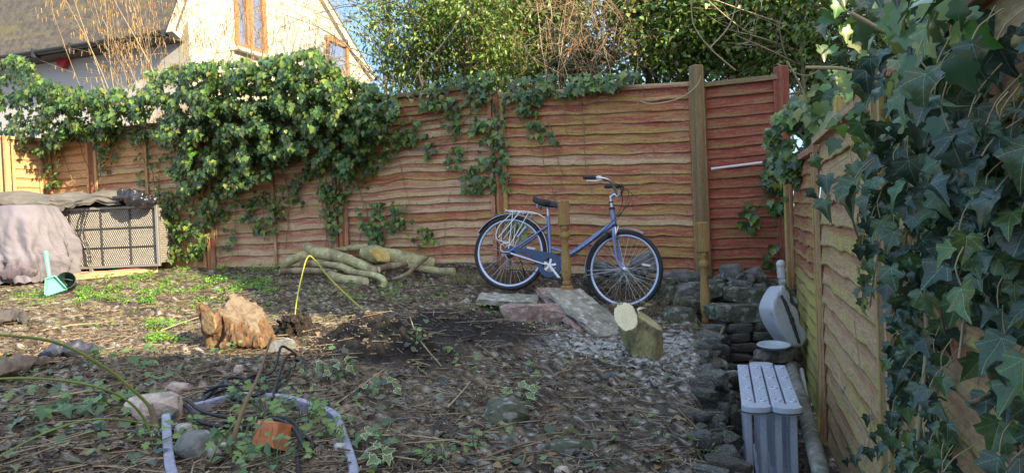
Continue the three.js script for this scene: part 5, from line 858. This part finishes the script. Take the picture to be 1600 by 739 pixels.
solo('drain_pipe', 'mossy grey pipe along the foot of the right fence', 'pipe', tube([at(1236, 572, 4.75), at(1258, 640, 3.85), at(1282, 735, 3.05), at(1305, 830, 2.5)], .038, { seg: 30, radial: 12, bump: .05, freq: 20 }), std({ map: speckle([.20, .185, .16], [.12, .12, .09], [.30, .29, .27], 37, 10), roughness: .8 }));
solo('white_conduit', 'thin white conduit leaning along the mossy right fence', 'pipe', tube([at(1253, 578, 4.75), at(1264, 640, 4.2), at(1276, 700, 3.75)], .016, { radial: 8 }), plain([.55, .56, .6], .45));
solo('root', 'bare root curving down over the dark brick facing', 'root', tube([at(1132, 510, 5.48), at(1122, 535, 5.4), at(1119, 550, 5.38), at(1122, 570, 5.34)], [.012, .009], { radial: 6, bump: .2 }), M.twig);

// ---------------------------------------------------------------- tray in the foreground with stones, cable and plants
{
  const rimP = [[266, 745], [261, 700], [259, 662], [268, 652], [320, 640], [372, 624], [440, 628], [470, 641], [510, 650], [526, 664], [540, 700], [553, 748]].map(([x, y]) => gp(x, y, .022)); rimP.push(V(-.46, .70, -1.75), V(-.82, .72, -1.75));
  const t = thing('tray_rim', 'grey lilac plastic tray rim sunk in the soil at bottom left', 'tray', gp(400, 690)), pos = [], idx = [], n = rimP.length, cv = new THREE.CatmullRomCurve3(rimP, true, 'catmullrom', .15), N = 160, prof = [[-.016, -.05], [-.016, .006], [-.012, .010], [.012, .010], [.016, .006], [.016, -.05]];
  for (let i = 0; i <= N; i++) { const p = cv.getPoint(i / N), d = cv.getTangent(i / N).setY(0).normalize(), s = V(-d.z, 0, d.x); for (const [a, b] of prof) pos.push(p.x + s.x * a - t.position.x, p.y + b - t.position.y, p.z + s.z * a - t.position.z); if (i < N) for (let j = 0; j < prof.length - 1; j++) { const o = i * prof.length + j; idx.push(o, o + 1, o + prof.length, o + 1, o + prof.length + 1, o + prof.length); } }
  const g = new THREE.BufferGeometry(); g.setAttribute('position', new THREE.Float32BufferAttribute(pos, 3)); g.setIndex(idx); g.computeVertexNormals();
  mesh('rim', boxUV(toCreasedNormals(g, .7), 1.5), std({ map: speckle([.30, .30, .40], [.24, .24, .32], [.36, .36, .44], 41, 8), roughness: .55 }), t);
}
for (const [label, px, py, w, h, mat, o] of [['smooth egg shaped green grey cobble inside the tray', 306, 697, 44, 36, M.stone, { boxy: -.6, rough: .02, extra: 0, detail: 3 }], ['small pale pebble beside the egg shaped cobble', 332, 707, 22, 20, M.stoneLight, { boxy: -.4, rough: .03 }], ['lilac grey stone against the tray back edge', 286, 672, 22, 20, M.stoneLight, {}], ['pale chip of stone behind the small pale pebble', 350, 697, 16, 10, M.stoneLight, {}], ['small grey pebble behind the terracotta piece', 411, 665, 14, 10, M.stone, {}], ['pinkish pebble at the tray right side', 524, 690, 18, 12, M.stonePink, {}], ['second pebble at the tray right side', 530, 700, 18, 12, M.stoneLight, {}], ['round pebble at the bottom edge right of the tray', 880, 735, 22, 14, M.stonePink, { boxy: -.2 }], ['pale stone chip on the soil right of the stump', 372, 578, 12, 14, M.stonePink, {}], ['white chip lying on the sunken path', 1118, 618, 16, 8, M.stoneLight, {}]]) { const q = gp(px, py + h * .35), d = -q.z; stone(label, px, py, w, h, d, mat, { ...o, seed: px }); }
{ // terracotta airbrick fragment
  const q = gp(437, 700, .035), s = new THREE.Shape(); s.moveTo(-.05, -.04); s.lineTo(.045, -.045); s.lineTo(.05, .035); s.lineTo(-.045, .042); s.closePath();
  for (const x of [-.025, .005, .032]) { const h = new THREE.Path(); h.absellipse(x, 0, .008, .026, 0, Math.PI * 2, true); s.holes.push(h); }
  const m = solo('terracotta_brick', 'broken orange terracotta airbrick inside the tray', 'brick', new THREE.ExtrudeGeometry(s, { depth: .07, bevelEnabled: true, bevelSize: .006, bevelThickness: .006, bevelSegments: 2 }), std({ map: speckle([.52, .19, .08], [.42, .14, .06], [.58, .30, .18], 43, 10), bumpMap: grit, bumpScale: .006, roughness: .9 })); m.position.copy(q); m.rotation.set(-.5, -.45, -.12);
}
{ // black cable coils
  const t = thing('cable_coils', 'tangled black cable coiled over the tray edge', 'cable', gp(420, 640)), c = (pts, r = .0075) => mesh('cable_loop', local(tube(pts.map(([x, y, u]) => gp(x, y, u)), r, { seg: 60, radial: 7 }), t.position), M.black, t);
  c([[268, 640, .01], [300, 638, .01], [340, 622, .02], [372, 618, .05], [400, 606, .06], [418, 614, .05], [400, 628, .03], [360, 632, .03]]); c([[312, 640, .015], [340, 618, .03], [365, 608, .05], [395, 612, .05], [410, 622, .04], [385, 634, .03]]); c([[375, 636, .02], [362, 626, .04], [378, 612, .05], [410, 608, .05], [425, 600, .06], [440, 570, .10], [452, 560, .05], [461, 556, .01]]);
  c([[425, 628, .01], [434, 610, .05], [445, 590, .08], [455, 570, .06], [462, 558, .01], [455, 585, .03], [430, 620, .01]]); c([[272, 640, .03], [290, 655, .04], [320, 672, .02], [360, 677, .02], [395, 680, .03], [430, 690, .08], [460, 702, .07], [478, 718, .02], [486, 700, .02], [475, 690, .01]]); c([[290, 640, .03], [320, 662, .04], [360, 672, .03], [380, 662, .02], [420, 660, .02], [450, 668, .03], [470, 690, .02], [465, 730, .02], [470, 760, .01]]); c([[318, 640, .02], [320, 628, .04], [350, 624, .06], [372, 630, .06], [366, 640, .03]]);
}
// ---------------------------------------------------------------- canes and stems
const greenCane = std({ map: tex(64, 256, (u, v) => mix3([.13, .19, .045], [.22, .26, .05], clamp(tfbm(u, v, 4, 8, 3, 570) * 2 - .6))), roughness: .55 }), yellowCane = std({ map: tex(64, 256, (u, v) => mix3([.42, .42, .05], [.30, .34, .06], tfbm(u, v, 3, 8, 3, 575))), roughness: .6 }), oliveCane = plain([.17, .155, .06], .8);
const cane = (label, pts, r, mat) => solo('cane', label, 'cane', tube(pts.map(([x, y, d]) => at(x, y, d)), r, { seg: 40, radial: 8, bump: .1, freq: 40 }), mat, 'garden canes and stems');
cane('upper green rose cane arching to the left edge', [[243, 668, 2.75], [235, 640, 2.75], [205, 608, 2.7], [150, 566, 2.6], [85, 535, 2.5], [20, 525, 2.4], [-30, 522, 2.35]], [.007, .006, .0045], greenCane);
cane('middle green rose cane arching to the left edge', [[240, 700, 2.65], [228, 662, 2.65], [205, 632, 2.6], [160, 608, 2.5], [90, 594, 2.4], [0, 592, 2.3], [-40, 600, 2.25]], [.005, .0035], greenCane);
cane('lowest thin green cane bowing over the bare soil', [[248, 668, 2.7], [215, 660, 2.65], [150, 655, 2.5], [80, 672, 2.35], [0, 712, 2.2], [-40, 735, 2.15]], [.0038, .003], greenCane);
cane('short dark cut cane stub by the tray corner', [[247, 745, 2.6], [246, 700, 2.7], [240, 655, 2.75], [233, 632, 2.75]], [.013, .012], M.barkBrown);
cane('brown woody stem rising from the middle of the tray', [[362, 712, 2.42], [366, 680, 2.42], [382, 632, 2.45], [402, 590, 2.5], [423, 527, 2.55]], [.010, .008, .004], M.twig);
cane('thin green stem slanting inside the tray', [[315, 745, 2.35], [335, 705, 2.4], [355, 675, 2.45], [372, 655, 2.5]], [.0035, .003], greenCane);
{ const d = -gp(458, 500).z; cane('bent yellow cane kinked at its top beside the log pile', [[459, 503, d], [463, 470, d], [470, 435, d + .05], [479, 404, d + .1], [483, 400, d + .1], [490, 405, d + .1], [512, 432, d + .1], [540, 460, d + .05], [567, 484, d]], [.005, .005, .007, .007, .006], yellowCane); cane('thin dark end of the bent cane trailing across the soil', [[567, 484, d], [590, 505, d - .15], [615, 535, d - .4], [635, 560, d - .6]], [.005, .002], oliveCane); cane('thin bare stem twisting off the leaning twig', [[462, 490, d + .02], [450, 478, d], [443, 470, d - .02]].map(([x, y, q]) => [x - 4, y + 12, q]), [.006, .003], M.twigDark); }
{ const q = gp(460, 515, -.02), D = -q.z; const sd = (p) => Math.min(smin(capsule(p, at(455, 515, D), at(465, 508, D), .085, .08), capsule(p, at(480, 520, D), at(470, 522, D), .05, .07), .05), 9) + .03 * n3(p.x * 14, p.y * 14, p.z * 14) + .018 * n3(p.x * 40, p.y * 40, p.z * 40); solo('soil_clod', 'dark root ball clod holding the bent yellow cane', 'clod', body(sd, q, V(.25, .2, .22), 60), std({ map: speckle([.022, .015, .011], [.012, .009, .007], [.05, .036, .026], 45, 20), bumpMap: grit, bumpScale: .02, roughness: 1 })); }
// ---------------------------------------------------------------- near ivy on the right fence: large leaves, one by one
rnd = mulberry(601);
const veinTex = (base, vein, edge, seed) => { const c = document.createElement('canvas'); c.width = c.height = 256; const x = c.getContext('2d'), hex = (k) => '#' + new THREE.Color().setRGB(...k).getHexString();
  x.fillStyle = hex(base); x.fillRect(0, 0, 256, 256); const r = mulberry(seed);
  for (let i = 0; i < 260; i++) { x.globalAlpha = .18; x.fillStyle = hex(base.map((k) => k * (r() < .5 ? .55 : 1.5))); x.beginPath(); x.ellipse(r() * 256, r() * 256, 4 + r() * 16, 3 + r() * 10, r() * 3, 0, 7); x.fill(); }
  if (edge) { x.globalAlpha = 1; x.strokeStyle = hex(edge); x.lineWidth = 26; const P = ivyOut.map(([a, b]) => [(a + .5) * 256, (b / 1.08) * 256]); x.beginPath(); P.forEach(([a, b], i) => i ? x.lineTo(a, b) : x.moveTo(a, b)); x.closePath(); x.stroke(); }
  x.globalAlpha = .85; x.strokeStyle = hex(vein); const ln = (a, b, w) => { x.lineWidth = w; x.beginPath(); x.moveTo((a[0] + .5) * 256, a[1] / 1.08 * 256); x.lineTo((b[0] + .5) * 256, b[1] / 1.08 * 256); x.stroke(); };
  for (const [tip, w] of [[[0, 1.02], 4], [[.46, .55], 3], [[-.46, .55], 3], [[.4, .13], 2.4], [[-.4, .13], 2.4]]) { ln([0, .12], tip, w); for (let k = 1; k < 6; k++) { const t = k / 6, m = [tip[0] * t, .12 + (tip[1] - .12) * t], dx = tip[0], dy = tip[1] - .12, l = Math.hypot(dx, dy) * .24 * (1 - t * .5), a = Math.atan2(dy, dx); for (const s of [-.75, .75]) ln(m, [m[0] + Math.cos(a + s) * l, m[1] + Math.sin(a + s) * l], 1.2); } }
  const t = new THREE.CanvasTexture(c); t.colorSpace = THREE.SRGBColorSpace; t.flipY = false; return t; };
function bigLeaf(seed, { fold = .22, droop = .22 } = {}) {      // lobed ivy leaf with rings, cupped and slightly waved
  const R = mulberry(seed), n = 26, base = []; const key = ivyOut.map(([x, y]) => [x * (1 + (R() - .5) * .16), y * (1 + (R() - .5) * .1)]);
  for (let i = 0; i < key.length; i++) { const a = key[i], b = key[(i + 1) % key.length]; base.push(a, [lerp(a[0], b[0], .5) * .985, lerp(a[1], b[1], .5)]); }
  const c0 = [0, .36], pos = [0, .36, 0], uv = [.5, .36 / 1.08], idx = [], m = base.length; const z = (x, y) => Math.abs(x) * fold - droop * y * y + .05 * Math.sin(x * 9 + seed) * Math.abs(x) * 2 + .03 * Math.sin(y * 8 + seed * 2);
  for (const f of [.55, 1]) for (const [x, y] of base) { const X = lerp(c0[0], x, f), Y = lerp(c0[1], y, f); pos.push(X, Y, z(X, Y)); uv.push(X + .5, Y / 1.08); }
  pos[2] = z(0, .36); for (let i = 0; i < m; i++) { const j = (i + 1) % m; idx.push(0, 1 + i, 1 + j, 1 + i, 1 + m + i, 1 + j, 1 + j, 1 + m + i, 1 + m + j); }
  const g = new THREE.BufferGeometry(); g.setAttribute('position', new THREE.Float32BufferAttribute(pos, 3)); g.setAttribute('uv', new THREE.Float32BufferAttribute(uv, 2)); g.setIndex(idx); g.computeVertexNormals(); return g;
}
const BL = [1, 2, 3, 4, 5].map((s) => bigLeaf(s, { fold: .10 + .09 * s, droop: .10 + .09 * s }));
const bm = (b, v, e, s, o = {}) => phys({ map: veinTex(b, v, e, s), roughness: .36, transmission: .22, thickness: 0, ...o });
const BM = [bm([.030, .066, .036], [.26, .33, .24], null, 1), bm([.045, .092, .038], [.28, .36, .22], null, 2), bm([.020, .048, .030], [.20, .26, .19], null, 3), bm([.065, .125, .04], [.28, .38, .18], null, 4), bm([.032, .072, .048], [.30, .37, .30], null, 5)];
const BMs = bm([.09, .16, .035], [.2, .28, .1], null, 6), VAR = bm([.09, .16, .05], [.25, .32, .16], [.52, .54, .30], 7, { roughness: .45 });
{
  const g = thing('ivy', 'dark large leaved ivy hanging over the near right fence', 'ivy', onRight(1480, 600, .05).setY(.4), 'ivy climbing on the fences'), o = g.position, small = [], petioles = [];
  let count = 0;
  const tooNear = (p) => p.distanceTo(camera.position) < 1.3;
  const put = (p, n, t, s, mat) => { if (tooNear(p)) return; if (count++ < 300) { const m = mesh('leaf', pick(BL), mat ?? pick(BM), g); m.matrixAutoUpdate = true; leafMatrix(p.clone().sub(o), n, t, s).decompose(m.position, m.quaternion, m.scale); } else small.push({ p, n, t, s, c: shadeGreen(1) }); };
  const scatter = (poly, n, off, size, mats) => { const xs = poly.map((p) => p[0]), ys = poly.map((p) => p[1]); for (let k = 0; k < n;) { const x = rr(Math.min(...xs), Math.max(...xs)), y = rr(Math.min(...ys), Math.max(...ys)); if (!inside(poly, x, y)) continue; k++; const p = onRight(x, y, rr(...off)), s = rr(...size), nn = RN.clone().multiplyScalar(.75).add(V(0, .35, .55)).add(rv(.5)), t = V(0, -1, 0).add(rv(.45)); put(p, nn, t, s, mats && pick(mats)); if (tooNear(p)) continue; const q = p.clone().add(V(rr(-.04, .04), rr(.03, .09), 0)).addScaledVector(RN, -.03); petioles.push(tube([p, p.clone().lerp(q, .5).addScaledVector(RN, .01), q], .0013, { seg: 4, radial: 4, cap: false })); } };
  scatter([[1335, 255], [1420, 218], [1600, 165], [1640, 480], [1520, 500], [1440, 470], [1352, 440], [1338, 330]], 125, [.04, .2], [.035, .072]);
  scatter([[1372, 455], [1492, 465], [1478, 600], [1490, 760], [1345, 760], [1405, 610]], 72, [.04, .13], [.034, .062]);
  scatter([[1480, 480], [1640, 420], [1640, 760], [1560, 760], [1535, 600]], 30, [.03, .11], [.045, .075]);
  scatter([[1440, 80], [1640, 20], [1640, 270], [1460, 240]], 60, [.04, .28], [.036, .07]);
  scatter([[1305, 560], [1400, 560], [1392, 739], [1312, 739]], 10, [.03, .07], [.035, .055]);
  scatter([[1250, 230], [1340, 230], [1345, 330], [1270, 320]], 9, [.08, .3], [.05, .075]);
  // the mass above the fence top; farther leaves coloured brighter as if lit through
  for (let k = 0; k < 95; k++) { const x = rr(1262, 1640), y = rr(-25, 230); if (y > 245 - (x - 1250) * .12 || (x < 1370 && rnd() < .72)) continue; const d = x > 1480 && rnd() < .5 ? rr(1.0, 1.7) : rr(1.5, 2.9); put(at(x, y, d), V(-.35, .35, .8).add(rv(.6)), V(0, -1, 0).add(rv(.5)), rr(.045, .08) * (d < 1.4 ? .8 : 1), d > 2.3 ? pick([BM[3], BM[1], BMs]) : undefined); }
  for (let k = 0; k < 1100; k++) { const x = rr(1280, 1660), y = rr(-30, 230); if (y > 240 - (x - 1250) * .1 || (x < 1390 && rnd() < .75)) continue; small.push({ p: at(x, y, rr(2.0, 3.9)), n: V(-.3, .5, .6).add(rv(.7)), t: V(0, -1, 0).add(rv(.6)), s: rr(.05, .085), c: shadeGreen(1) }); }
  for (let k = 0; k < 260; k++) { const x = rr(1390, 1510), y = rr(-10, 210); small.push({ p: onRight(x, y, rr(-.12, .2)), n: RN.clone().add(V(0, .3, .4)).add(rv(.6)), t: V(0, -1, 0).add(rv(.6)), s: rr(.04, .07), c: shadeGreen(1) }); }
  for (let k = 0; k < 240; k++) { const x = rr(1340, 1640), y = rr(190, 480); small.push({ p: onRight(x, y, rr(.02, .10)), n: RN.clone().add(rv(.6)), t: V(0, -1, 0).add(rv(.6)), s: rr(.035, .065), c: shadeGreen(1) }); }
  leafCloud('small_leaves', ivyLow, LM.ivy, small.filter((l) => !tooNear(l.p)), g); for (const [mi, n] of [[0, 190], [2, 150], [4, 170], [3, 150], [1, 110]]) { const L = []; for (let k = 0; k < n; k++) { const u = rnd(); let x, y, p; if (u < .4) { x = rr(1345, 1650); y = rr(200, 470); p = onRight(x, y, rr(.03, .2)); } else if (u < .6) { x = rr(1450, 1650); y = rr(20, 240); p = onRight(x, y, rr(.03, .3)); } else if (u < .78) { y = rr(450, 760); x = rr(1395, 1480) + (y - 600) * .02; p = onRight(x, y, rr(.03, .12)); } else { x = rr(1340, 1650); y = rr(-30, 210); p = at(x, y, rr(1.3, 2.4)); } L.push({ p, n: RN.clone().multiplyScalar(.6).add(V(0, .35, .5)).add(rv(.65)), t: V(0, -1, 0).add(rv(.6)), s: rr(.028, .062), c: pick([[1, 1, 1], [.8, .85, .9], [1.3, 1.2, .8], [.9, 1.1, 1], [1.15, 1.1, 1.2]]) }); } leafCloud('small_leaves', BL[mi], BM[mi], L.filter((l) => !tooNear(l.p)), g); } mesh('petiole', local(merge(petioles), o), M.twigPale, g).userData.kind = 'stuff';
  for (const [s, r] of [[[[1440, 215], [1428, 260], [1432, 330], [1440, 420], [1450, 520], [1440, 640], [1430, 760]], .007], [[[1425, 250], [1420, 340], [1412, 430], [1415, 520], [1405, 620]], .004], [[[1452, 300], [1462, 420], [1470, 480], [1478, 520]], .0035], [[[1385, 280], [1340, 300], [1332, 340], [1345, 380]], .004], [[[1600, 300], [1560, 330], [1520, 420], [1500, 560]], .004], [[[1540, 560], [1555, 610], [1530, 625], [1512, 625]], .006], [[[1380, 350], [1368, 420], [1360, 480]], .004], [[[1335, 500], [1350, 600], [1362, 640], [1352, 739]], .002], [[[1305, 560], [1320, 610], [1345, 650]], .002], [[[1600, 40], [1560, 70], [1520, 120], [1480, 130], [1400, 80]], .008], [[[1330, 20], [1400, 55], [1470, 60], [1520, 20]], .006], [[[1440, 215], [1400, 150], [1330, 110], [1260, 105]], .006]]) mesh('stem', local(tube(s.map(([x, y]) => y < 215 ? at(x, y, 1.9) : onRight(x, y, rr(.03, .12))), [r, r * .7], { seg: 30, radial: 6, bump: .15, freq: 30 }), o), pick([M.twigPale, M.twig, M.twigPale]), g);
}
// ---------------------------------------------------------------- small plants on the ground
const lobed = leafGeo(sym([[0, 0], [.14, .1], [.42, .1], [.3, .3], [.5, .5], [.24, .52], [.2, .85], [0, .74]]), { fold: .15, droop: .2 });
const fresh = [leafMat([.13, .24, .05]), leafMat([.07, .15, .04]), leafMat([.18, .27, .05])];
function sprig(name, label, px, py, n, size, geo, mats, group, { spread = .09, rise = .07 } = {}) {
  const b = gp(px, py), g = thing(name, label, 'plant', b, group);
  for (let i = 0; i < n; i++) { const a = rr(0, 6.283), r = spread * Math.sqrt(rnd()), p = V(Math.cos(a) * r, rr(.15, 1) * rise + .01, Math.sin(a) * r), m = mesh('leaf', Array.isArray(geo) ? pick(geo) : geo, pick(mats), g); leafMatrix(p, V(0, 1, .5).add(rv(.6)), V(Math.cos(a), .1, Math.sin(a)).add(rv(.4)), rr(...size)).decompose(m.position, m.quaternion, m.scale); if (i % 2 === 0) mesh('stalk', tube([V(rr(-.01, .01), -.015, rr(-.01, .01)), p.clone().multiplyScalar(.5).add(V(0, .01, 0)), p], .0014, { seg: 4, radial: 4, cap: false }), fresh[1], g); }
  return g;
}
rnd = mulberry(611);
const V1 = 'variegated ivy sprigs on the soil';
for (const [label, px, py, n, s] of [['variegated ivy sprig with cream edges beside the soil mound', 527, 588, 13, .05], ['variegated ivy trailing below the dark soil mound', 600, 618, 11, .042], ['variegated ivy tuft right of the tray rim', 565, 700, 14, .042], ['variegated ivy at the bottom edge right of the tray', 600, 730, 12, .045], ['small variegated sprig left of the soil mound sprig', 482, 590, 6, .035], ['pale variegated sprig behind the half buried rock', 815, 628, 14, .05]]) sprig('variegated_ivy', label, px, py, n, [s * .75, s * 1.2], BL, [VAR, VAR, BM[3]], V1);
const W1 = 'small green weeds on the soil', weed = (label, px, py, n, s = .04, o) => sprig('weed', label, px, py, Math.round(n * 1.25), [s * .42, s * .9], [broad, lobed, ovate], fresh, W1, o);
weed('fern leaved weed growing in the middle of the tray', 375, 725, 26, .05, { spread: .09, rise: .13 }); weed('leafy weed behind the cable coils in the tray', 415, 650, 34, .055, { spread: .14, rise: .13 }); weed('leafy weed at the back right of the tray', 480, 668, 30, .055, { spread: .13, rise: .12 }); weed('low weed beside the tray right rim', 510, 690, 20, .05, { spread: .09, rise: .09 }); weed('weed clump in front of the terracotta piece', 430, 738, 22, .05, { spread: .12, rise: .09 }); weed('weed at the foot of the cut cane stub', 235, 705, 14, .05, { spread: .1, rise: .09 }); weed('weed between cobble and tray wall', 292, 690, 7, .04, { spread: .05 }); weed('grassy weed below the leaning brown stem', 395, 700, 16, .05, { spread: .08, rise: .1 });
weed('weed in front of the flat grey slab', 765, 490, 12, .05, { spread: .12, rise: .06 }); weed('weed left of the flat grey slab', 735, 487, 10, .05); weed('weed between the slabs and the soil', 790, 497, 8, .045); weed('weed in front of the uprooted stump', 355, 560, 9, .05); weed('upright leaf weed left of the stump stones', 300, 575, 3, .07); weed('single broad leaf weed on open soil left', 235, 580, 3, .075); weed('weed below the half buried rock', 740, 700, 8, .045); weed('weed at the bottom centre edge', 690, 720, 9, .05); weed('weed growing on the sunken path edge', 1135, 570, 12, .05, { rise: .1 }); weed('weed beside the pipe under the right fence', 1262, 600, 18, .05, { rise: .16 }); weed('low weed near the foot of the mossy post', 1268, 650, 18, .05, { rise: .12 }); weed('weed on the sunken path near the wall', 1100, 700, 8, .04); weed('weed at the end of the soil mound', 650, 545, 9, .05); weed('bright weed above the half buried rock', 735, 585, 5, .05); weed('weed in the shade below the soil mound', 708, 560, 5, .05); weed('weed tuft under the lower wall stones', 1095, 735, 9, .04);
{ // sunlit grassy patches and ivy leaves over the ground, too many to count
  const G = [], I = []; rnd = mulberry(617);
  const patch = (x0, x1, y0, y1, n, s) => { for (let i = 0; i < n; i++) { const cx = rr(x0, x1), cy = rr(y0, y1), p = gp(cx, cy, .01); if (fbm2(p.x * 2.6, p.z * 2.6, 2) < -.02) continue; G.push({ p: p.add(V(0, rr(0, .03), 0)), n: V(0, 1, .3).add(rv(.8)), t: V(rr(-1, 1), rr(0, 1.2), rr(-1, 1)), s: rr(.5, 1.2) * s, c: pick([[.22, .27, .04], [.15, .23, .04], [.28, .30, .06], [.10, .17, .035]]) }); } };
  patch(120, 250, 446, 478, 2400, .03); patch(250, 430, 432, 462, 2800, .03); patch(0, 120, 455, 480, 900, .027); patch(140, 300, 422, 440, 900, .04); patch(225, 290, 505, 540, 600, .032); patch(540, 700, 440, 475, 700, .03); patch(300, 420, 470, 490, 600, .026); patch(330, 480, 415, 428, 700, .04); patch(0, 560, 450, 520, 1600, .022);
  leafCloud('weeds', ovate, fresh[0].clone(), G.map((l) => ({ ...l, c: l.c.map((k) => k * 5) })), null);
  scene.children[scene.children.length - 1].name = 'ground_weeds'; tag(scene.children[scene.children.length - 1], 'low sunlit weeds and grass patches across the left soil', 'weeds');
  for (let i = 0; i < 380; i++) { const p = gp(rr(0, 1130), 500 + 239 * Math.pow(rnd(), .8), .012); I.push({ p, n: V(0, 1, .2).add(rv(.5)), t: V(rr(-1, 1), 0, rr(-1, 1)), s: rr(.022, .06), c: pick([[.06, .12, .04], [.10, .18, .05], [.04, .075, .045], [.16, .22, .06], [.05, .07, .07], [.14, .10, .05]]).map((k) => k * rr(.8, 1.3)) }); }
  for (let i = 0; i < 90; i++) { const a = gp(rr(20, 260), rr(570, 700)), p = a.add(V(0, .015, 0)); I.push({ p, n: V(0, 1, .2).add(rv(.5)), t: V(rr(-1, 1), 0, rr(-1, 1)), s: rr(.03, .055), c: pick([[.10, .19, .05], [.14, .22, .06], [.07, .14, .05]]) }); }
  const im = leafCloud('fallen_leaves', ivyLow, LM.ivy, I, null); tag(im, 'scattered green ivy leaves lying over the soil', 'leaves');
}
for (const [label, px, py, w, n] of [['strand of trailing ivy on the soil left of the pink stone', 165, 640, 70, 9], ['strand of trailing ivy below the middle cane', 110, 655, 60, 8], ['strand of ivy near the membrane strip', 200, 560, 60, 6]]) { const g = thing('ivy_strand', label, 'ivy', gp(px, py), 'ivy strands on the soil'); const pts = []; for (let i = 0; i <= 6; i++) pts.push(gp(px - w + i / 6 * 2 * w, py + rr(-8, 8), .02)); mesh('stem', local(tube(pts, .0025, { seg: 24, radial: 5 }), g.position), greenCane, g); for (let i = 0; i < n * 2; i++) { const k = rr(0, 5.99), p = pts[Math.floor(k)].clone().lerp(pts[Math.floor(k) + 1], k % 1).add(V(rr(-.04, .04), rr(0, .03), rr(-.04, .04))), m = mesh('leaf', pick(BL), pick([fresh[0], fresh[1], BM[3]]), g); leafMatrix(p.sub(g.position), V(0, 1, .4).add(rv(.4)), V(rr(-1, 1), 0, rr(-.2, 1)), rr(.035, .06)).decompose(m.position, m.quaternion, m.scale); } }
// ---------------------------------------------------------------- litter: chips, twigs, crumbs
function litter(name, label, geo, mat, n, fn) { const im = new THREE.InstancedMesh(geo, mat, n), q = new THREE.Quaternion(), e = new THREE.Euler(), s = V(); im.name = name; im.userData.kind = 'stuff'; im.castShadow = im.receiveShadow = true; for (let i = 0; i < n; i++) { const [p, rot, sc, c] = fn(i); im.setMatrixAt(i, _m.compose(p, q.setFromEuler(e.set(...rot)), s.set(...sc))); im.setColorAt(i, _c.setRGB(...c)); } scene.add(im); return tag(im, label, 'litter'); }
const spot = () => { for (;;) { const d = 1.7 + 6.4 * Math.pow(rnd(), 1.5), x = rr(-.78, .46) * d; if (x > 1.75 || x > 2.45 - (6.2 - d) * .3) continue; if (fbm2(x * 1.9, d * 1.9, 3) < -.12 && rnd() < .7) continue; if (x > -.9 && d > 2.6 && d < 5.2 && rnd() < .45) continue; return flat(x, -d); } };
rnd = mulberry(701); const white1 = std({ color: lin(1, 1, 1), roughness: .92 });
litter('wood_chips', 'pale wood chips and straw strewn across the soil', new THREE.BoxGeometry(1, .18, .42), white1, 15000, () => { const p = spot(), s = rr(.004, .017); return [p.add(V(0, .003, 0)), [rr(-.4, .4), rr(0, 6.28), rr(-.4, .4)], [s * rr(.8, 2), s, s], pick([[.34, .26, .15], [.24, .17, .10], [.44, .36, .24], [.16, .12, .08], [.12, .095, .07], [.30, .27, .22]])]; });
litter('soil_crumbs', 'small stones and soil crumbs over the ground', rock(1, .7, 1, 900, { detail: 0, boxy: .3 }), white1, 26000, () => { const p = spot(), s = rr(.004, .016) * (rnd() < .06 ? 2 : 1), ashy = Math.exp(-(((p.x - .6) / .5) ** 2 + ((p.z + 5.0) / .4) ** 2)) + .7 * Math.exp(-(((p.x - 1.05) / .25) ** 2 + ((p.z + 4.4) / .7) ** 2)); return [p.add(V(0, .001, 0)), [rr(0, 6), rr(0, 6), rr(0, 6)], [s, s, s], rnd() < ashy * .75 ? pick([[.46, .46, .45], [.36, .37, .37], [.55, .55, .53]]) : pick([[.075, .055, .042], [.10, .08, .06], [.05, .038, .03], [.13, .11, .09], [.04, .03, .024], [.12, .10, .085]])]; });
litter('twig_litter', 'thin broken twigs and dry stems over the soil', new THREE.CylinderGeometry(.5, .35, 1, 4).rotateZ(Math.PI / 2), white1, 8500, () => { const p = spot(), l = rr(.03, .22) * (rnd() < .1 ? 2 : 1), r = rr(.0015, .0042); return [p.add(V(0, .006, 0)), [0, rr(0, 6.28), rr(-.12, .12)], [l, r * 2, r * 2], pick([[.22, .16, .10], [.14, .10, .065], [.32, .25, .16], [.09, .068, .05], [.20, .18, .15]])]; });
{ const L = []; rnd = mulberry(719); for (let i = 0; i < 3200; i++) { const p = spot(); L.push({ p: p.add(V(0, .006, 0)), n: V(0, 1, 0).add(rv(.45)), t: V(rr(-1, 1), 0, rr(-1, 1)), s: rr(.02, .05), c: pick([[.20, .12, .06], [.13, .085, .05], [.26, .17, .09], [.09, .06, .042], [.17, .13, .09]]) }); } tag(leafCloud('dead_leaves', broad, std({ color: lin(1, 1, 1), roughness: .85 }), L, null), 'brown dead leaves matted over the soil', 'leaves'); }
{ // a few larger sticks, each its own
  rnd = mulberry(733); const spots = [[[520, 640], [560, 610], [600, 585]], [[700, 640], [720, 620], [735, 600]], [[745, 540], [775, 565], [800, 580]], [[560, 690], [640, 690], [720, 700]], [[60, 520], [110, 512], [160, 508]], [[80, 630], [140, 618], [200, 600]], [[930, 620], [965, 650], [990, 690]], [[760, 730], [820, 705], [870, 690]], [[560, 470], [640, 480], [700, 500]], [[250, 520], [290, 505], [320, 498]], [[1035, 660], [1060, 690], [1090, 720]], [[640, 500], [660, 545], [690, 580]]];
  const names = ['left of the soil mound sprig', 'near the bright weed', 'below the dug soil', 'across the soil right of the tray', 'at the far left in the sun', 'under the middle cane', 'above the wall stones', 'near the bottom centre rock', 'in front of the log pile', 'beside the uprooted stump', 'down the sunken bank', 'beside the mound end'];
  spots.forEach((s, i) => solo('stick', 'broken stick lying ' + names[i], 'stick', tube(s.map(([x, y]) => gp(x, y, .012)), [rr(.004, .007), .003], { seg: 14, radial: 6, bump: .25, freq: 30 }), pick([M.twig, M.twigDark, M.twigPale]), 'sticks on the soil'));
}
renderer.render(scene, camera);
